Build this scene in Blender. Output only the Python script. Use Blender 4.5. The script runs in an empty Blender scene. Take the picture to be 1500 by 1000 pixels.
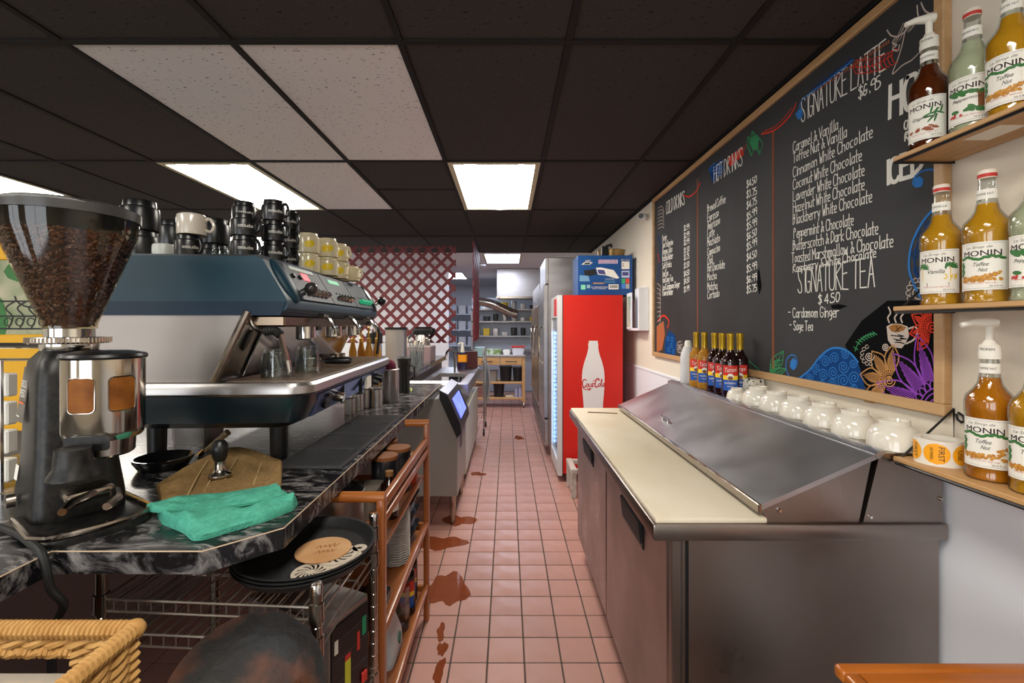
import bpy, bmesh, math, random
from mathutils import Vector, Matrix
random.seed(7)
S = bpy.context.scene
COL = S.collection
PI = math.pi
# ---------------------------------------------------------------- camera (calibrated from floor and ceiling grids)
F, CX, CY, H = 667.0, 743.0, 476.0, 1.416
cam = bpy.data.cameras.new('camera'); cam.sensor_width = 36.0; cam.lens = 36.0*F/1500
cam.shift_x = (750-CX)/1500; cam.shift_y = -(500-CY)/1500; cam.clip_start = 0.02
camo = bpy.data.objects.new('camera', cam); COL.objects.link(camo)
camo.location = (0, 0, H); camo.rotation_euler = (PI/2, 0, 0); S.camera = camo
# ---------------------------------------------------------------- world and exposure
w = bpy.data.worlds.new('world'); S.world = w; w.use_nodes = True
w.node_tree.nodes['Background'].inputs[0].default_value = (0.92, 0.96, 1.0, 1)
w.node_tree.nodes['Background'].inputs[1].default_value = 2.6
S.view_settings.view_transform = 'Standard'; S.view_settings.look = 'None'
S.view_settings.exposure = 1.1; S.view_settings.gamma = 1.0; S.view_settings.use_curve_mapping = False
LAMP = 11.0        # emission of the ceiling fluorescent diffusers

def W(px, py, Y):                       # a pixel at a known depth
    return Vector(((px-CX)/F*Y, Y, H-(py-CY)/F*Y))

# ---------------------------------------------------------------- materials
def lin(c):
    return tuple(((x/255)/12.92 if x/255 <= .04045 else ((x/255+.055)/1.055)**2.4) for x in c) + (1,)
MC = {}
def M(name, rgb=None, rough=.5, metal=0., spec=None, var=None, rvar=None, bump=None, emit=None, trans=0, coat=0, alpha=1, rnd=0, stretch=None, coord='Object', ior=None):
    """Procedural principled material. var=(scale, rgb2, contrast, detail); rvar=(scale, amount); bump=(scale, strength)"""
    if name in MC: return MC[name]
    m = bpy.data.materials.new(name); m.use_nodes = True; MC[name] = m
    nt = m.node_tree; N = nt.nodes; L = nt.links; p = N['Principled BSDF']
    p.inputs['Base Color'].default_value = lin(rgb); p.inputs['Roughness'].default_value = rough
    p.inputs['Metallic'].default_value = metal
    if spec is not None: p.inputs['Specular IOR Level'].default_value = spec
    if ior: p.inputs['IOR'].default_value = ior
    if trans: p.inputs['Transmission Weight'].default_value = trans
    if coat: p.inputs['Coat Weight'].default_value = coat; p.inputs['Coat Roughness'].default_value = .1
    if alpha < 1: p.inputs['Alpha'].default_value = alpha
    if emit: p.inputs['Emission Color'].default_value = lin(emit[0]); p.inputs['Emission Strength'].default_value = emit[1]
    tc = None
    def co():
        nonlocal tc
        if tc is None:
            t = N.new('ShaderNodeTexCoord'); mp = N.new('ShaderNodeMapping')
            if stretch: mp.inputs['Scale'].default_value = stretch
            L.new(t.outputs[coord], mp.inputs['Vector']); tc = mp
        return tc.outputs['Vector']
    col = None
    if var:
        sc, c2, con, det = (list(var)+[3])[:4] if len(var) < 4 else var
        n = N.new('ShaderNodeTexNoise'); n.inputs['Scale'].default_value = sc; n.inputs['Detail'].default_value = det
        L.new(co(), n.inputs['Vector'])
        r = N.new('ShaderNodeValToRGB'); r.color_ramp.elements[0].position = .5-con; r.color_ramp.elements[1].position = .5+con
        r.color_ramp.elements[0].color = lin(rgb); r.color_ramp.elements[1].color = lin(c2)
        L.new(n.outputs[0], r.inputs[0]); col = r.outputs[0]
    if rnd:
        oi = N.new('ShaderNodeObjectInfo'); hs = N.new('ShaderNodeHueSaturation')
        mr = N.new('ShaderNodeMapRange'); mr.inputs[3].default_value = 1-rnd; mr.inputs[4].default_value = 1+rnd
        L.new(oi.outputs['Random'], mr.inputs[0]); L.new(mr.outputs[0], hs.inputs['Value'])
        if col: L.new(col, hs.inputs['Color'])
        else: hs.inputs['Color'].default_value = lin(rgb)
        col = hs.outputs[0]
    if col: L.new(col, p.inputs['Base Color'])
    if rvar:
        n = N.new('ShaderNodeTexNoise'); n.inputs['Scale'].default_value = rvar[0]; n.inputs['Detail'].default_value = 4
        L.new(co(), n.inputs['Vector'])
        mr = N.new('ShaderNodeMapRange'); mr.inputs[1].default_value = .3; mr.inputs[2].default_value = .7
        mr.inputs[3].default_value = max(0, rough-rvar[1]); mr.inputs[4].default_value = rough+rvar[1]
        L.new(n.outputs[0], mr.inputs[0]); L.new(mr.outputs[0], p.inputs['Roughness'])
    if bump:
        n = N.new('ShaderNodeTexNoise'); n.inputs['Scale'].default_value = bump[0]; n.inputs['Detail'].default_value = 4
        L.new(co(), n.inputs['Vector'])
        b = N.new('ShaderNodeBump'); b.inputs['Strength'].default_value = bump[1]; b.inputs['Distance'].default_value = .01
        L.new(n.outputs[0], b.inputs['Height']); L.new(b.outputs[0], p.inputs['Normal'])
    return m
def glass(name, rgb=(245, 250, 250), gl=.12):
    """thin glass: fresnel mix of tinted transparency and gloss"""
    if name in MC: return MC[name]
    m = bpy.data.materials.new(name); m.use_nodes = True; MC[name] = m
    nt = m.node_tree; N = nt.nodes; L = nt.links; N.remove(N['Principled BSDF'])
    t = N.new('ShaderNodeBsdfTransparent'); t.inputs[0].default_value = lin(rgb)
    g = N.new('ShaderNodeBsdfGlossy'); g.inputs['Roughness'].default_value = .05
    lw = N.new('ShaderNodeLayerWeight'); lw.inputs[0].default_value = .25
    mr = N.new('ShaderNodeMapRange'); mr.inputs[3].default_value = gl*.4; mr.inputs[4].default_value = min(1, gl*5)
    L.new(lw.outputs['Fresnel'], mr.inputs[0])
    mx = N.new('ShaderNodeMixShader'); L.new(mr.outputs[0], mx.inputs[0]); L.new(t.outputs[0], mx.inputs[1]); L.new(g.outputs[0], mx.inputs[2])
    L.new(mx.outputs[0], N['Material Output'].inputs[0]); return m
def marble(name, dark, mid, light, sc=3.0, rough=.18):
    if name in MC: return MC[name]
    m = M(name, mid, rough, spec=.35); nt = m.node_tree; N = nt.nodes; L = nt.links; p = N['Principled BSDF']
    t = N.new('ShaderNodeTexCoord'); mp = N.new('ShaderNodeMapping'); mp.inputs['Rotation'].default_value = (.4, .5, .9); mp.inputs['Scale'].default_value = (1, 2.6, 1.3)
    L.new(t.outputs['Object'], mp.inputs[0])
    n = N.new('ShaderNodeTexNoise'); n.inputs['Scale'].default_value = sc*2; n.inputs['Detail'].default_value = 9; n.inputs['Roughness'].default_value = .68; n.inputs['Distortion'].default_value = 2.6
    L.new(mp.outputs[0], n.inputs['Vector'])
    r = N.new('ShaderNodeValToRGB'); e = r.color_ramp.elements
    e[0].position = .3; e[0].color = lin(dark); e[1].position = .74; e[1].color = lin(light)
    q = e.new(.5); q.color = lin(mid); q = e.new(.46); q.color = lin(dark)
    L.new(n.outputs[0], r.inputs[0]); L.new(r.outputs[0], p.inputs['Base Color']); return m
def wood(name, a, b, rough=.35, axis=1, sc=1.0, coat=.3):
    st = [14*sc, 14*sc, 14*sc]; st[axis] = 1.2*sc
    return M(name, a, rough, var=(1.6, b, .22, 6), stretch=tuple(st), coat=coat, bump=(3, .08))
def pits(name, rgb, rgb2, rough=.85):
    """mineral fibre ceiling tile with pinholes"""
    m = M(name, rgb, rough, spec=.2); nt = m.node_tree; N = nt.nodes; L = nt.links; p = N['Principled BSDF']
    t = N.new('ShaderNodeTexCoord'); mp = N.new('ShaderNodeMapping'); mp.inputs['Scale'].default_value = (1, 1.6, 1)
    L.new(t.outputs['Object'], mp.inputs[0])
    n = N.new('ShaderNodeTexNoise'); n.inputs['Scale'].default_value = 62; n.inputs['Detail'].default_value = 2; L.new(mp.outputs[0], n.inputs['Vector'])
    r = N.new('ShaderNodeValToRGB'); r.color_ramp.elements[0].position = .30; r.color_ramp.elements[1].position = .35
    r.color_ramp.elements[0].color = lin(rgb2); r.color_ramp.elements[1].color = lin(rgb)
    L.new(n.outputs[0], r.inputs[0]); L.new(r.outputs[0], p.inputs['Base Color'])
    b = N.new('ShaderNodeBump'); b.inputs['Strength'].default_value = .4; b.inputs['Distance'].default_value = .004
    L.new(r.outputs[0], b.inputs['Height']); L.new(b.outputs[0], p.inputs['Normal']); return m

STEEL = M('brushed_steel', (196, 192, 190), .36, 1, var=(1.2, (168, 164, 164), .4, 3), rvar=(3, .06), bump=(3, .003), stretch=(1, 1, 4))
STEELD = M('worn_steel', (172, 162, 156), .33, 1, var=(1.6, (132, 121, 116), .3, 5), rvar=(4, .09), bump=(5, .012))
STEELX = M('lid_steel', (204, 204, 208), .34, .95, var=(1.4, (160, 160, 166), .3, 5), rvar=(3, .1), bump=(2.2, .04))
CHROME = M('chrome', (215, 213, 210), .1, 1)
CHROMEW = M('worn_chrome', (170, 160, 150), .2, 1, rvar=(20, .1))
BLACK = M('black_plastic', (16, 16, 18), .35)
BLACKM = M('black_rubber', (20, 20, 21), .6, bump=(60, .05))
WHITE = M('white_ceramic', (226, 220, 206), .14, coat=.4)
CREAM = M('cream_ceramic', (214, 204, 172), .2, coat=.3)
CHALK = M('chalk_white', (222, 220, 212), .9, spec=0)
INK = M('print_black', (24, 22, 22), .6)
PAPER = M('label_paper', (236, 232, 222), .55)
GLASS = glass('clear_glass')
TEAL = M('teal_enamel', (24, 62, 78), .48, spec=.35, var=(1.5, (16, 44, 58), .4, 2))

# ---------------------------------------------------------------- mesh builder
class MB:
    def __init__(s, M=None): s.v = []; s.f = []; s.M = M
    def add(s, vs, fs):
        o = len(s.v)
        if s.M is not None: vs = [s.M @ Vector(q) for q in vs]
        s.v += [tuple(q) for q in vs]; s.f += [tuple(i+o for i in f) for f in fs]; return s
    def box(s, x0, x1, y0, y1, z0, z1, bev=0, seg=1):
        vs = [(x, y, z) for x in (x0, x1) for y in (y0, y1) for z in (z0, z1)]
        fs = [(0, 1, 3, 2), (4, 6, 7, 5), (0, 4, 5, 1), (2, 3, 7, 6), (0, 2, 6, 4), (1, 5, 7, 3)]
        if not bev: return s.add(vs, fs)
        bm = bmesh.new(); V = [bm.verts.new(q) for q in vs]
        for f in fs: bm.faces.new([V[i] for i in f])
        bmesh.ops.bevel(bm, geom=bm.edges[:], offset=bev, segments=seg, affect='EDGES', profile=.5)
        bm.verts.index_update(); r = ([q.co.copy() for q in bm.verts], [[q.index for q in f.verts] for f in bm.faces]); bm.free()
        return s.add(*r)
    def lathe(s, prof, n=24, c=(0, 0, 0), a0=0, a1=2*PI):
        """profile of (r, z); closed round unless an arc is asked for"""
        full = abs(a1-a0-2*PI) < 1e-6; k = n if full else n+1; vs = []; fs = []
        for r, z in prof:
            for i in range(k):
                a = a0+(a1-a0)*i/n; vs.append((c[0]+r*math.cos(a), c[1]+r*math.sin(a), c[2]+z))
        for j in range(len(prof)-1):
            for i in range(n):
                i2 = (i+1) % k; fs.append((j*k+i, j*k+i2, (j+1)*k+i2, (j+1)*k+i))
        if full:
            if prof[0][0] > 1e-6: fs.append(tuple(range(k))[::-1])
            if prof[-1][0] > 1e-6: fs.append(tuple((len(prof)-1)*k+i for i in range(k)))
        return s.add(vs, fs)
    def cyl(s, p0, p1, r0, r1=None, n=16):
        p0 = Vector(p0); p1 = Vector(p1); d = p1-p0; q = d.to_track_quat('Z', 'Y').to_matrix(); r1 = r0 if r1 is None else r1
        vs = [p0+q@Vector((r0*math.cos(2*PI*i/n), r0*math.sin(2*PI*i/n), 0)) for i in range(n)]+[p1+q@Vector((r1*math.cos(2*PI*i/n), r1*math.sin(2*PI*i/n), 0)) for i in range(n)]
        fs = [(i, (i+1) % n, n+(i+1) % n, n+i) for i in range(n)]+[tuple(range(n))[::-1], tuple(range(n, 2*n))]
        return s.add(vs, fs)
    def tube(s, pts, r, n=8, closed=False):
        pts = [Vector(q) for q in pts]; k = len(pts); rs = r if isinstance(r, (list, tuple)) else [r]*k; vs = []; fs = []; up = None
        for i, q in enumerate(pts):
            a = pts[i-1] if (i or closed) else q; b = pts[(i+1) % k] if (i < k-1 or closed) else q
            t = (b-a).normalized()
            if up is None:
                up = Vector((0, 0, 1)) if abs(t.z) < .9 else Vector((1, 0, 0))
            x = up.cross(t).normalized(); y = t.cross(x).normalized(); up = y
            for j in range(n):
                an = 2*PI*j/n; vs.append(q+rs[i]*(math.cos(an)*x+math.sin(an)*y))
        for i in range(k if closed else k-1):
            i2 = (i+1) % k
            for j in range(n): fs.append((i*n+j, i*n+(j+1) % n, i2*n+(j+1) % n, i2*n+j))
        if not closed: fs += [tuple(range(n))[::-1], tuple((k-1)*n+j for j in range(n))]
        return s.add(vs, fs)
    def prism(s, poly, axis, a, b):
        """2D polygon extruded along an axis (0,1,2); polygon holds the other two coordinates in order"""
        def P(u, v, t): return (t, u, v) if axis == 0 else ((u, t, v) if axis == 1 else (u, v, t))
        n = len(poly); vs = [P(u, v, a) for u, v in poly]+[P(u, v, b) for u, v in poly]
        fs = [(i, (i+1) % n, n+(i+1) % n, n+i) for i in range(n)]+[tuple(range(n))[::-1], tuple(range(n, 2*n))]
        return s.add(vs, fs)
    def ball(s, c, r, n=12, m=8):
        rx, ry, rz = r if isinstance(r, (list, tuple)) else (r, r, r); vs = []; fs = []
        for j in range(m+1):
            t = PI*j/m
            for i in range(n): vs.append((c[0]+rx*math.sin(t)*math.cos(2*PI*i/n), c[1]+ry*math.sin(t)*math.sin(2*PI*i/n), c[2]-rz*math.cos(t)))
        for j in range(m):
            for i in range(n): fs.append((j*n+i, j*n+(i+1) % n, (j+1)*n+(i+1) % n, (j+1)*n+i))
        return s.add(vs, fs)
    def poly(s, pts): return s.add(pts, [tuple(range(len(pts)))])
    def sheet(s, fn, nu, nv):
        vs = [fn(i/nu, j/nv) for j in range(nv+1) for i in range(nu+1)]
        return s.add(vs, [(j*(nu+1)+i, j*(nu+1)+i+1, (j+1)*(nu+1)+i+1, (j+1)*(nu+1)+i) for j in range(nv) for i in range(nu)])
    def ribbon(s, pts, wd, fn):
        """flat 2D stroke of width wd mapped by fn(u, v); each stroke lies a hair above the one before"""
        p = [pts[0]]
        for q in pts[1:]:
            if math.hypot(q[0]-p[-1][0], q[1]-p[-1][1]) > 1e-7: p.append(q)
        if len(p) < 2: return s
        nr = []
        for i in range(len(p)-1):
            dx, dy = p[i+1][0]-p[i][0], p[i+1][1]-p[i][1]; l = math.hypot(dx, dy); nr.append((-dy/l, dx/l))
        for i in range(1, len(nr)):             # split at sharp corners so both arms keep their width
            if nr[i-1][0]*nr[i][0]+nr[i-1][1]*nr[i][1] < .25: s.ribbon(p[:i+1], wd, fn); return s.ribbon(p[i:], wd, fn)
        vs = []; s.k = getattr(s, 'k', 0)+1; off = (s.k % 23)*1.6e-5
        for i, (x, y) in enumerate(p):
            a = nr[max(0, i-1)]; b = nr[min(len(nr)-1, i)]; mx, my = a[0]+b[0], a[1]+b[1]; q = mx*mx+my*my
            if q < .5: mx, my, q = b[0]*1.2, b[1]*1.2, 1.44*1.2
            mx, my = mx*2/q, my*2/q; l_ = math.hypot(mx, my); ex = ey = 0
            if l_ > 1.25: mx, my = mx*1.25/l_, my*1.25/l_
            if i == 0: ex, ey = -b[1]*wd*.4, b[0]*wd*.4
            if i == len(p)-1: ex, ey = a[1]*wd*.4, -a[0]*wd*.4
            x += ex; y += ey; vs.append(Vector(fn(x+mx*wd/2, y+my*wd/2))); vs.append(Vector(fn(x-mx*wd/2, y-my*wd/2)))
        n = (Vector(fn(1e-3, 0))-Vector(fn(0, 0))).cross(Vector(fn(0, 1e-3))-Vector(fn(0, 0)))
        if n.length > 0: n.normalize(); vs = [q+n*off for q in vs]
        return s.add(vs, [(2*i, 2*i+1, 2*i+3, 2*i+2) for i in range(len(p)-1)])
    def loft(s, rings):
        """closed outlines of equal length, each a list of 3D points, capped at both ends"""
        n = len(rings[0]); vs = [q for r in rings for q in r]; fs = [(j*n+i, j*n+(i+1) % n, (j+1)*n+(i+1) % n, (j+1)*n+i) for j in range(len(rings)-1) for i in range(n)]
        return s.add(vs, fs+[tuple(range(n))[::-1], tuple((len(rings)-1)*n+i for i in range(n))])
    def build(s, name, mat, parent=None, loc=None, local=False, ang=35, smooth=True):
        if parent is not None and not local:
            inv = wm(parent).inverted(); vs = [inv@Vector(q) for q in s.v]
        elif loc is not None and not local:
            l = Vector(loc); vs = [Vector(q)-l for q in s.v]
        else: vs = s.v
        me = bpy.data.meshes.new(name); me.from_pydata([tuple(q) for q in vs], [], s.f); me.validate()
        bm = bmesh.new(); bm.from_mesh(me); bmesh.ops.recalc_face_normals(bm, faces=bm.faces); bm.to_mesh(me); bm.free()
        if smooth:
            me.polygons.foreach_set('use_smooth', [True]*len(me.polygons)); me.set_sharp_from_angle(angle=math.radians(ang))
        me.materials.append(mat)
        o = bpy.data.objects.new(name, me); COL.objects.link(o)
        if parent is not None: o.parent = parent
        elif loc is not None: o.location = loc
        return o
def wm(o):
    m = o.matrix_basis.copy()
    while o.parent is not None: o = o.parent; m = o.matrix_basis @ m
    return m
def tag(o, label=None, cat=None, group=None, kind=None):
    if label: o['label'] = label
    if cat: o['category'] = cat
    if group: o['group'] = group
    if kind: o['kind'] = kind
    return o
def thing(name, label, cat, loc=(0, 0, 0), rz=0, group=None, rot=None):
    o = bpy.data.objects.new(name, None); COL.objects.link(o); o.location = loc; o.rotation_euler = rot or (0, 0, rz)
    o.empty_display_size = .05
    return tag(o, label, cat, group)
def struct(o): o['kind'] = 'structure'; return o
def copy_tree(o, parent=None):
    c = o.copy(); COL.objects.link(c); c.parent = parent
    for ch in [q for q in o.children]: copy_tree(ch, c)
    return c
def place(o, loc, rz=None, label=None, group=None):
    o.location = loc
    if rz is not None: o.rotation_euler = (0, 0, rz)
    if label: o['label'] = label
    if group: o['group'] = group
    return o
def T(x, y, z): return Matrix.Translation((x, y, z))
def RZ(a): return Matrix.Rotation(a, 4, 'Z')
def RX(a): return Matrix.Rotation(a, 4, 'X')
def RY(a): return Matrix.Rotation(a, 4, 'Y')
def rrect(x0, x1, y0, y1, r, k=5):
    """rounded rectangle outline"""
    out = []
    for cx, cy, a in ((x1-r, y1-r, 0), (x0+r, y1-r, 90), (x0+r, y0+r, 180), (x1-r, y0+r, 270)):
        for i in range(k+1):
            t = math.radians(a+90*i/k); out.append((cx+r*math.cos(t), cy+r*math.sin(t)))
    return out
def arc(cx, cy, r, a0, a1, n=10, ry=None):
    ry = r if ry is None else ry
    return [(cx+r*math.cos(math.radians(a0+(a1-a0)*i/n)), cy+ry*math.sin(math.radians(a0+(a1-a0)*i/n))) for i in range(n+1)]
def spline(p, k=6):
    """Catmull-Rom through the points"""
    p = [tuple(q) for q in p]; q = [p[0]]+p+[p[-1]]; out = []
    for i in range(1, len(q)-2):
        for j in range(k):
            t = j/k
            out.append(tuple(.5*(2*b+(c-a)*t+(2*a-5*b+4*c-d)*t*t+(3*b-a-3*c+d)*t**3) for a, b, c, d in zip(q[i-1], q[i], q[i+1], q[i+2])))
    return out+[p[-1]]

# ---------------------------------------------------------------- lettering: printed (built-in font) and chalk strokes
TEXTS = ['MONIN', 'Le Sirop de', 'Vanilla', 'Toffee', 'Nut', 'Gingerbread', 'Peppermint', 'Torani', 'espresso', 'USE', 'FIRST', 'USE PRIMERO', 'RASPBERRY',
         'Gourmet Syrup', '25.4 fl oz', 'URIOUS', 'PRESSO', 'AHD', 'REDCOOK', 'RC-212', 'Actual Size', 'BLACK BOWL', 'ALL COMPONENTS INSIDE', 'PLASTIC COMPONENTS', 'VANILLA', 'TOFFEE NUT', 'GINGERBREAD', 'PEPPERMINT']
TM = {}
def load_texts():
    obs = []
    for t in TEXTS:
        c = bpy.data.curves.new('t', 'FONT'); c.body = t; c.size = 1; c.resolution_u = 3
        o = bpy.data.objects.new('t', c); COL.objects.link(o); obs.append((t, o, c))
    dg = bpy.context.evaluated_depsgraph_get()
    for t, o, c in obs:
        me = bpy.data.meshes.new_from_object(o.evaluated_get(dg))
        vs = [(q.co.x, q.co.y) for q in me.vertices]; fs = [tuple(p.vertices) for p in me.polygons]
        x0 = min(q[0] for q in vs); x1 = max(q[0] for q in vs); y0 = min(q[1] for q in vs); y1 = max(q[1] for q in vs)
        TM[t] = ([((x-x0)/(x1-x0), (y-y0)/(y1-y0)) for x, y in vs], fs, (x1-x0)/(y1-y0))
        bpy.data.meshes.remove(me); bpy.data.objects.remove(o); bpy.data.curves.remove(c)
load_texts()
def txt(mb, t, u0, v0, wd, ht, fn, rot=0, shear=0):
    """printed text centred on (u0, v0) in box wd x ht; rot in degrees"""
    vs, fs, _ = TM[t]; c, s_ = math.cos(math.radians(rot)), math.sin(math.radians(rot)); out = []
    for x, y in vs:
        a = (x-.5)*wd+shear*(y-.5)*ht; b = (y-.5)*ht; out.append(fn(u0+a*c-b*s_, v0+a*s_+b*c))
    return mb.add(out, fs)
G = {'A': "022942 1535", 'B': "0209 09293827062637352302", 'C': "4839190704123243", 'D': "0209 0929474423 2302", 'E': "49090242 0636", 'F': "490902 0636", 'G': "48391907041232434525",
     'H': "0209 4942 0646", 'I': "2229", 'J': "49431203", 'K': "0209 490642", 'L': "090242", 'M': "0209254942", 'N': "02094249", 'O': "190704123247492919", 'P': "0209294706", 'Q': "190704123247492919 2341",
     'R': "0209394806 0642", 'S': "48391908163543321203", 'T': "0949 2922", 'U': "090312324349", 'V': "092249", 'W': "0912263249", 'X': "0942 4902", 'Y': "092549 2522", 'Z': "09490242",
     'a': "36160503123336 3632", 'b': "0902 051636331202", 'c': "36160512 1232", 'd': "3932 36160412 1233", 'e': "043436160412 1232", 'f': "391812 0636", 'g': "36160513 13333631 3110", 'h': "0902 05163632", 'i': "1612 1817", 'j': "2621 2110 2827", 'k': "0902 3604 0432",
     'l': "191222", 'm': "0602 05162622 25364642", 'n': "0602 05163632", 'o': "160412333616", 'p': "0600 05163633 3313", 'q': "3630 36160413 1333", 'r': "0602 051636", 's': "3616053432 3202", 't': "191222 0636", 'u': "06031233 3632", 'v': "061236", 'w': "0612253246", 'x': "0632 3602", 'y': "06132336 3610", 'z': "06360232",
     '0': "19070412334739 3919", '1': "172922", '2': "0819384602 0242", '3': "0939263533 331202", '4': "32390444", '5': "390906364312 1202", '6': "38190403123335 3505", '7': "094922", '8': "2907264312052638 3829", '9': "464919070636 4642", '$': "48190736433312 1203 2a21", '.': "1213", '&': "42181928260312 1245", '-': "0636"}
GW = {'I': 2.6, 'i': 2, 'l': 2.6, 'j': 3, 'm': 5.4, 'M': 5.2, 'W': 5.2, 'w': 5.2, '.': 2, ' ': 2.2, 't': 3.2, 'f': 3.6, 'r': 3.8}
def scribble(mb, u0, v0, wd, ht, fn, lw, seed=1, n=14):
    """illegible line of small print or script"""
    r = random.Random(seed); return mb.ribbon(spline([(u0-wd/2+wd*i/n, v0+ht/2*(1 if i % 2 else -1)*r.uniform(.5, 1)) for i in range(n+1)], 3), lw, fn)
def chalk_pts(t):
    x = 0; st = []
    for ch in t:
        g = G.get(ch)
        if g:
            for k in g.split():
                q = [(x+int(k[i])+random.uniform(-.12, .12), int(k[i+1], 16)-2+random.uniform(-.12, .12)) for i in range(0, len(k)-1, 2)]
                if len(q) > 3 and ch not in 'EFHKLMNTWXYZ174kvwxzi':
                    for _ in range(2): q = [q[0]]+[(a[0]*(1-t)+b[0]*t, a[1]*(1-t)+b[1]*t) for a, b in zip(q, q[1:]) for t in (.25, .75)]+[q[-1]]
                st.append(q)
        x += GW.get(ch, 4.2 if (ch.islower()) else 5.0)
    return st, x-.8
def chalk(mb, t, a, b, ht, wd, fn):
    """handwriting from baseline point a to b in plane coordinates, capital height ht"""
    st, L = chalk_pts(t); dx, dy = (b[0]-a[0])/L, (b[1]-a[1])/L
    for k in st:
        mb.ribbon([(a[0]+u*dx, a[1]+u*dy+v*ht/7.0) for u, v in k], wd, fn)
    return mb
# ================================================================ THE ROOM
CEIL = H+1.022; P = .1556; XW = 1.18
WALLM = M('cream_wall_paint', (228, 219, 202), .75, var=(1.2, (220, 211, 194), .4, 3), bump=(40, .06))
WALLW = M('white_wall_paint', (226, 228, 234), .7, bump=(30, .04))
WALLD = M('mauve_grey_paint', (120, 104, 100), .7, bump=(30, .04))
KCEIL = M('kitchen_ceiling_paint', (214, 212, 218), .8)
GROUT = M('grout', (62, 58, 54), .9, var=(9, (84, 78, 72), .3, 4))
TILE = M('terracotta_quarry_tile', (192, 145, 132), .42, var=(3.2, (174, 125, 112), .3, 5), rvar=(7, .14), bump=(45, .05), rnd=.07)
# floor: grout bed with quarry tiles lying on it (the nearest 300 are parts, the rest one part)
fl = struct(MB().box(-7, XW+.1, -2.5, 12.2, -.06, -.003).build('floor', GROUT, smooth=False)); fl['label'] = 'terracotta quarry tile floor with dark grout'
tm = MB().box(-P/2+.0028, P/2-.0028, -P/2+.0028, P/2-.0028, -.006, .0, bev=.0022).build('tile', TILE, fl, local=True)
tile_me = tm.data; bpy.data.objects.remove(tm)
Y0 = F*H/(970-CY)            # one known grout row
X0 = (580+558/4.167-CX)/F*Y0 # one known grout column
spots = []
for i in range(-12, 8):
    for j in range(-7, 50):
        x = X0+(i+.5)*P; y = Y0+(j+.5)*P
        if x > XW: continue
        px = CX+F*x/max(y, .01); py = CY+F*H/max(y, .01)
        vis = y > 1.7 and 0 < px < 1500 and py < 1020 and (-.56 < x < .55 or (y > 2.9 and -.65 < x < 1.0)) and y < 7.9
        spots.append((0 if vis else 1, y, x))
spots.sort(); rest = MB()
for k, (v, y, x) in enumerate(spots):
    if k < 298 and v == 0:
        o = bpy.data.objects.new('tile', tile_me); COL.objects.link(o); o.parent = fl; o.location = (x, y, random.uniform(-.0006, .0006))
    else: rest.box(x-P/2+.0028, x+P/2-.0028, y-P/2+.0028, y+P/2-.0028, -.006, 0)
tag(rest.build('tile_field', TILE, fl, smooth=False), kind='stuff')
# puddles and dirt marks on the floor
WET = M('brown_floor_water', (150, 74, 38), .05, alpha=.6, spec=.6)
def blob(cx, cy, rx, ry, seed, n=26, rough=.28):
    r = random.Random(seed); ph = [r.uniform(0, 6.28) for _ in range(4)]; out = []
    for i in range(n):
        a = 2*PI*i/n; k = 1+rough*(math.sin(2*a+ph[0])*.6+math.sin(3*a+ph[1])*.5+math.sin(5*a+ph[2])*.4+math.sin(7*a+ph[3])*.25)
        out.append((cx+rx*k*math.cos(a), cy+ry*k*math.sin(a)))
    return out
def onfloor(px, py): Y = F*H/(py-CY); return ((px-CX)/F*Y, Y)
pud = [(655, 862, .1, .17, 'large brown puddle on the floor tiles beside the wooden trolley'), (645, 795, .14, .1, 'brown puddle on the tiles between trolley and ice dispenser'), (646, 925, .018, .06, 'narrow brown water streak below the large puddle'),
       (643, 985, .022, .07, 'brown water streak nearest the camera on the tiles'), (672, 762, .11, .09, 'brown wet patch under the ice dispenser leg'), (648, 950, .02, .045, 'short brown water streak between two longer streaks'),
       (700, 694, .07, .05, 'small dirty wet mark in the aisle beside the ice dispenser'), (760, 641, .06, .09, 'brown stain in the aisle in front of the tall steel fridge')]
for k, (px, py, rx, ry, lb) in enumerate(pud):
    x, y = onfloor(px, py); o = MB().prism(blob(x, y, rx, ry, k+3), 2, .0006, .0016+.0001*k).build('water_puddle', WET, loc=(x, y, 0)); tag(o, lb, 'puddle', 'wet marks on the tile floor')
# right wall, wainscot, kitchen and dining walls
struct(MB().box(XW, XW+.1, -2.5, 12.2, 0, CEIL+.1).build('wall_right', WALLM))
tr = struct(MB().box(XW-.012, XW-.0005, -2.4, 12, 1.03, 1.052, bev=.004).build('trim_1', WALLW)); tr['label'] = 'slim white rail along the right wall'
struct(MB().box(XW-.006, XW-.0005, -2.4, 12, 0, 1.03).build('trim_2', WALLW))
struct(MB().box(-7, XW+.1, 12, 12.1, 0, CEIL+.1).build('wall_back', WALLW))
struct(MB().box(-7, -1.0, 7.7, 7.82, 0, CEIL).build('wall_dining', M('bright_white_paint', (242, 243, 246), .7)))
struct(MB().box(-7.1, -7, -2.5, 12.2, 0, CEIL+.1).build('wall_left', WALLM))
mb = MB()
for a in ((-7, -5.6, 0, CEIL), (-3.4, -2.6, 0, CEIL), (-.4, XW, 0, CEIL), (-5.6, -3.4, 0, .6), (-2.6, -.4, 0, .6), (-5.6, -3.4, 2.2, CEIL), (-2.6, -.4, 2.2, CEIL)): mb.box(a[0], a[1], -2.6, -2.5, a[2], a[3])
struct(mb.build('wall_front', WALLM))
for k, x0 in enumerate((-5.6, -2.6)):
    f_ = MB()
    for a in ((x0, x0+.05, .6, 2.2), (x0+2.15, x0+2.2, .6, 2.2), (x0+1.08, x0+1.12, .6, 2.2)): f_.box(a[0], a[1], -2.58, -2.53, a[2], a[3])
    f_.box(x0, x0+2.2, -2.58, -2.53, .6, .65); f_.box(x0, x0+2.2, -2.58, -2.53, 2.15, 2.2)
    struct(f_.build(f'window_{k+1}', WALLW))
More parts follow.
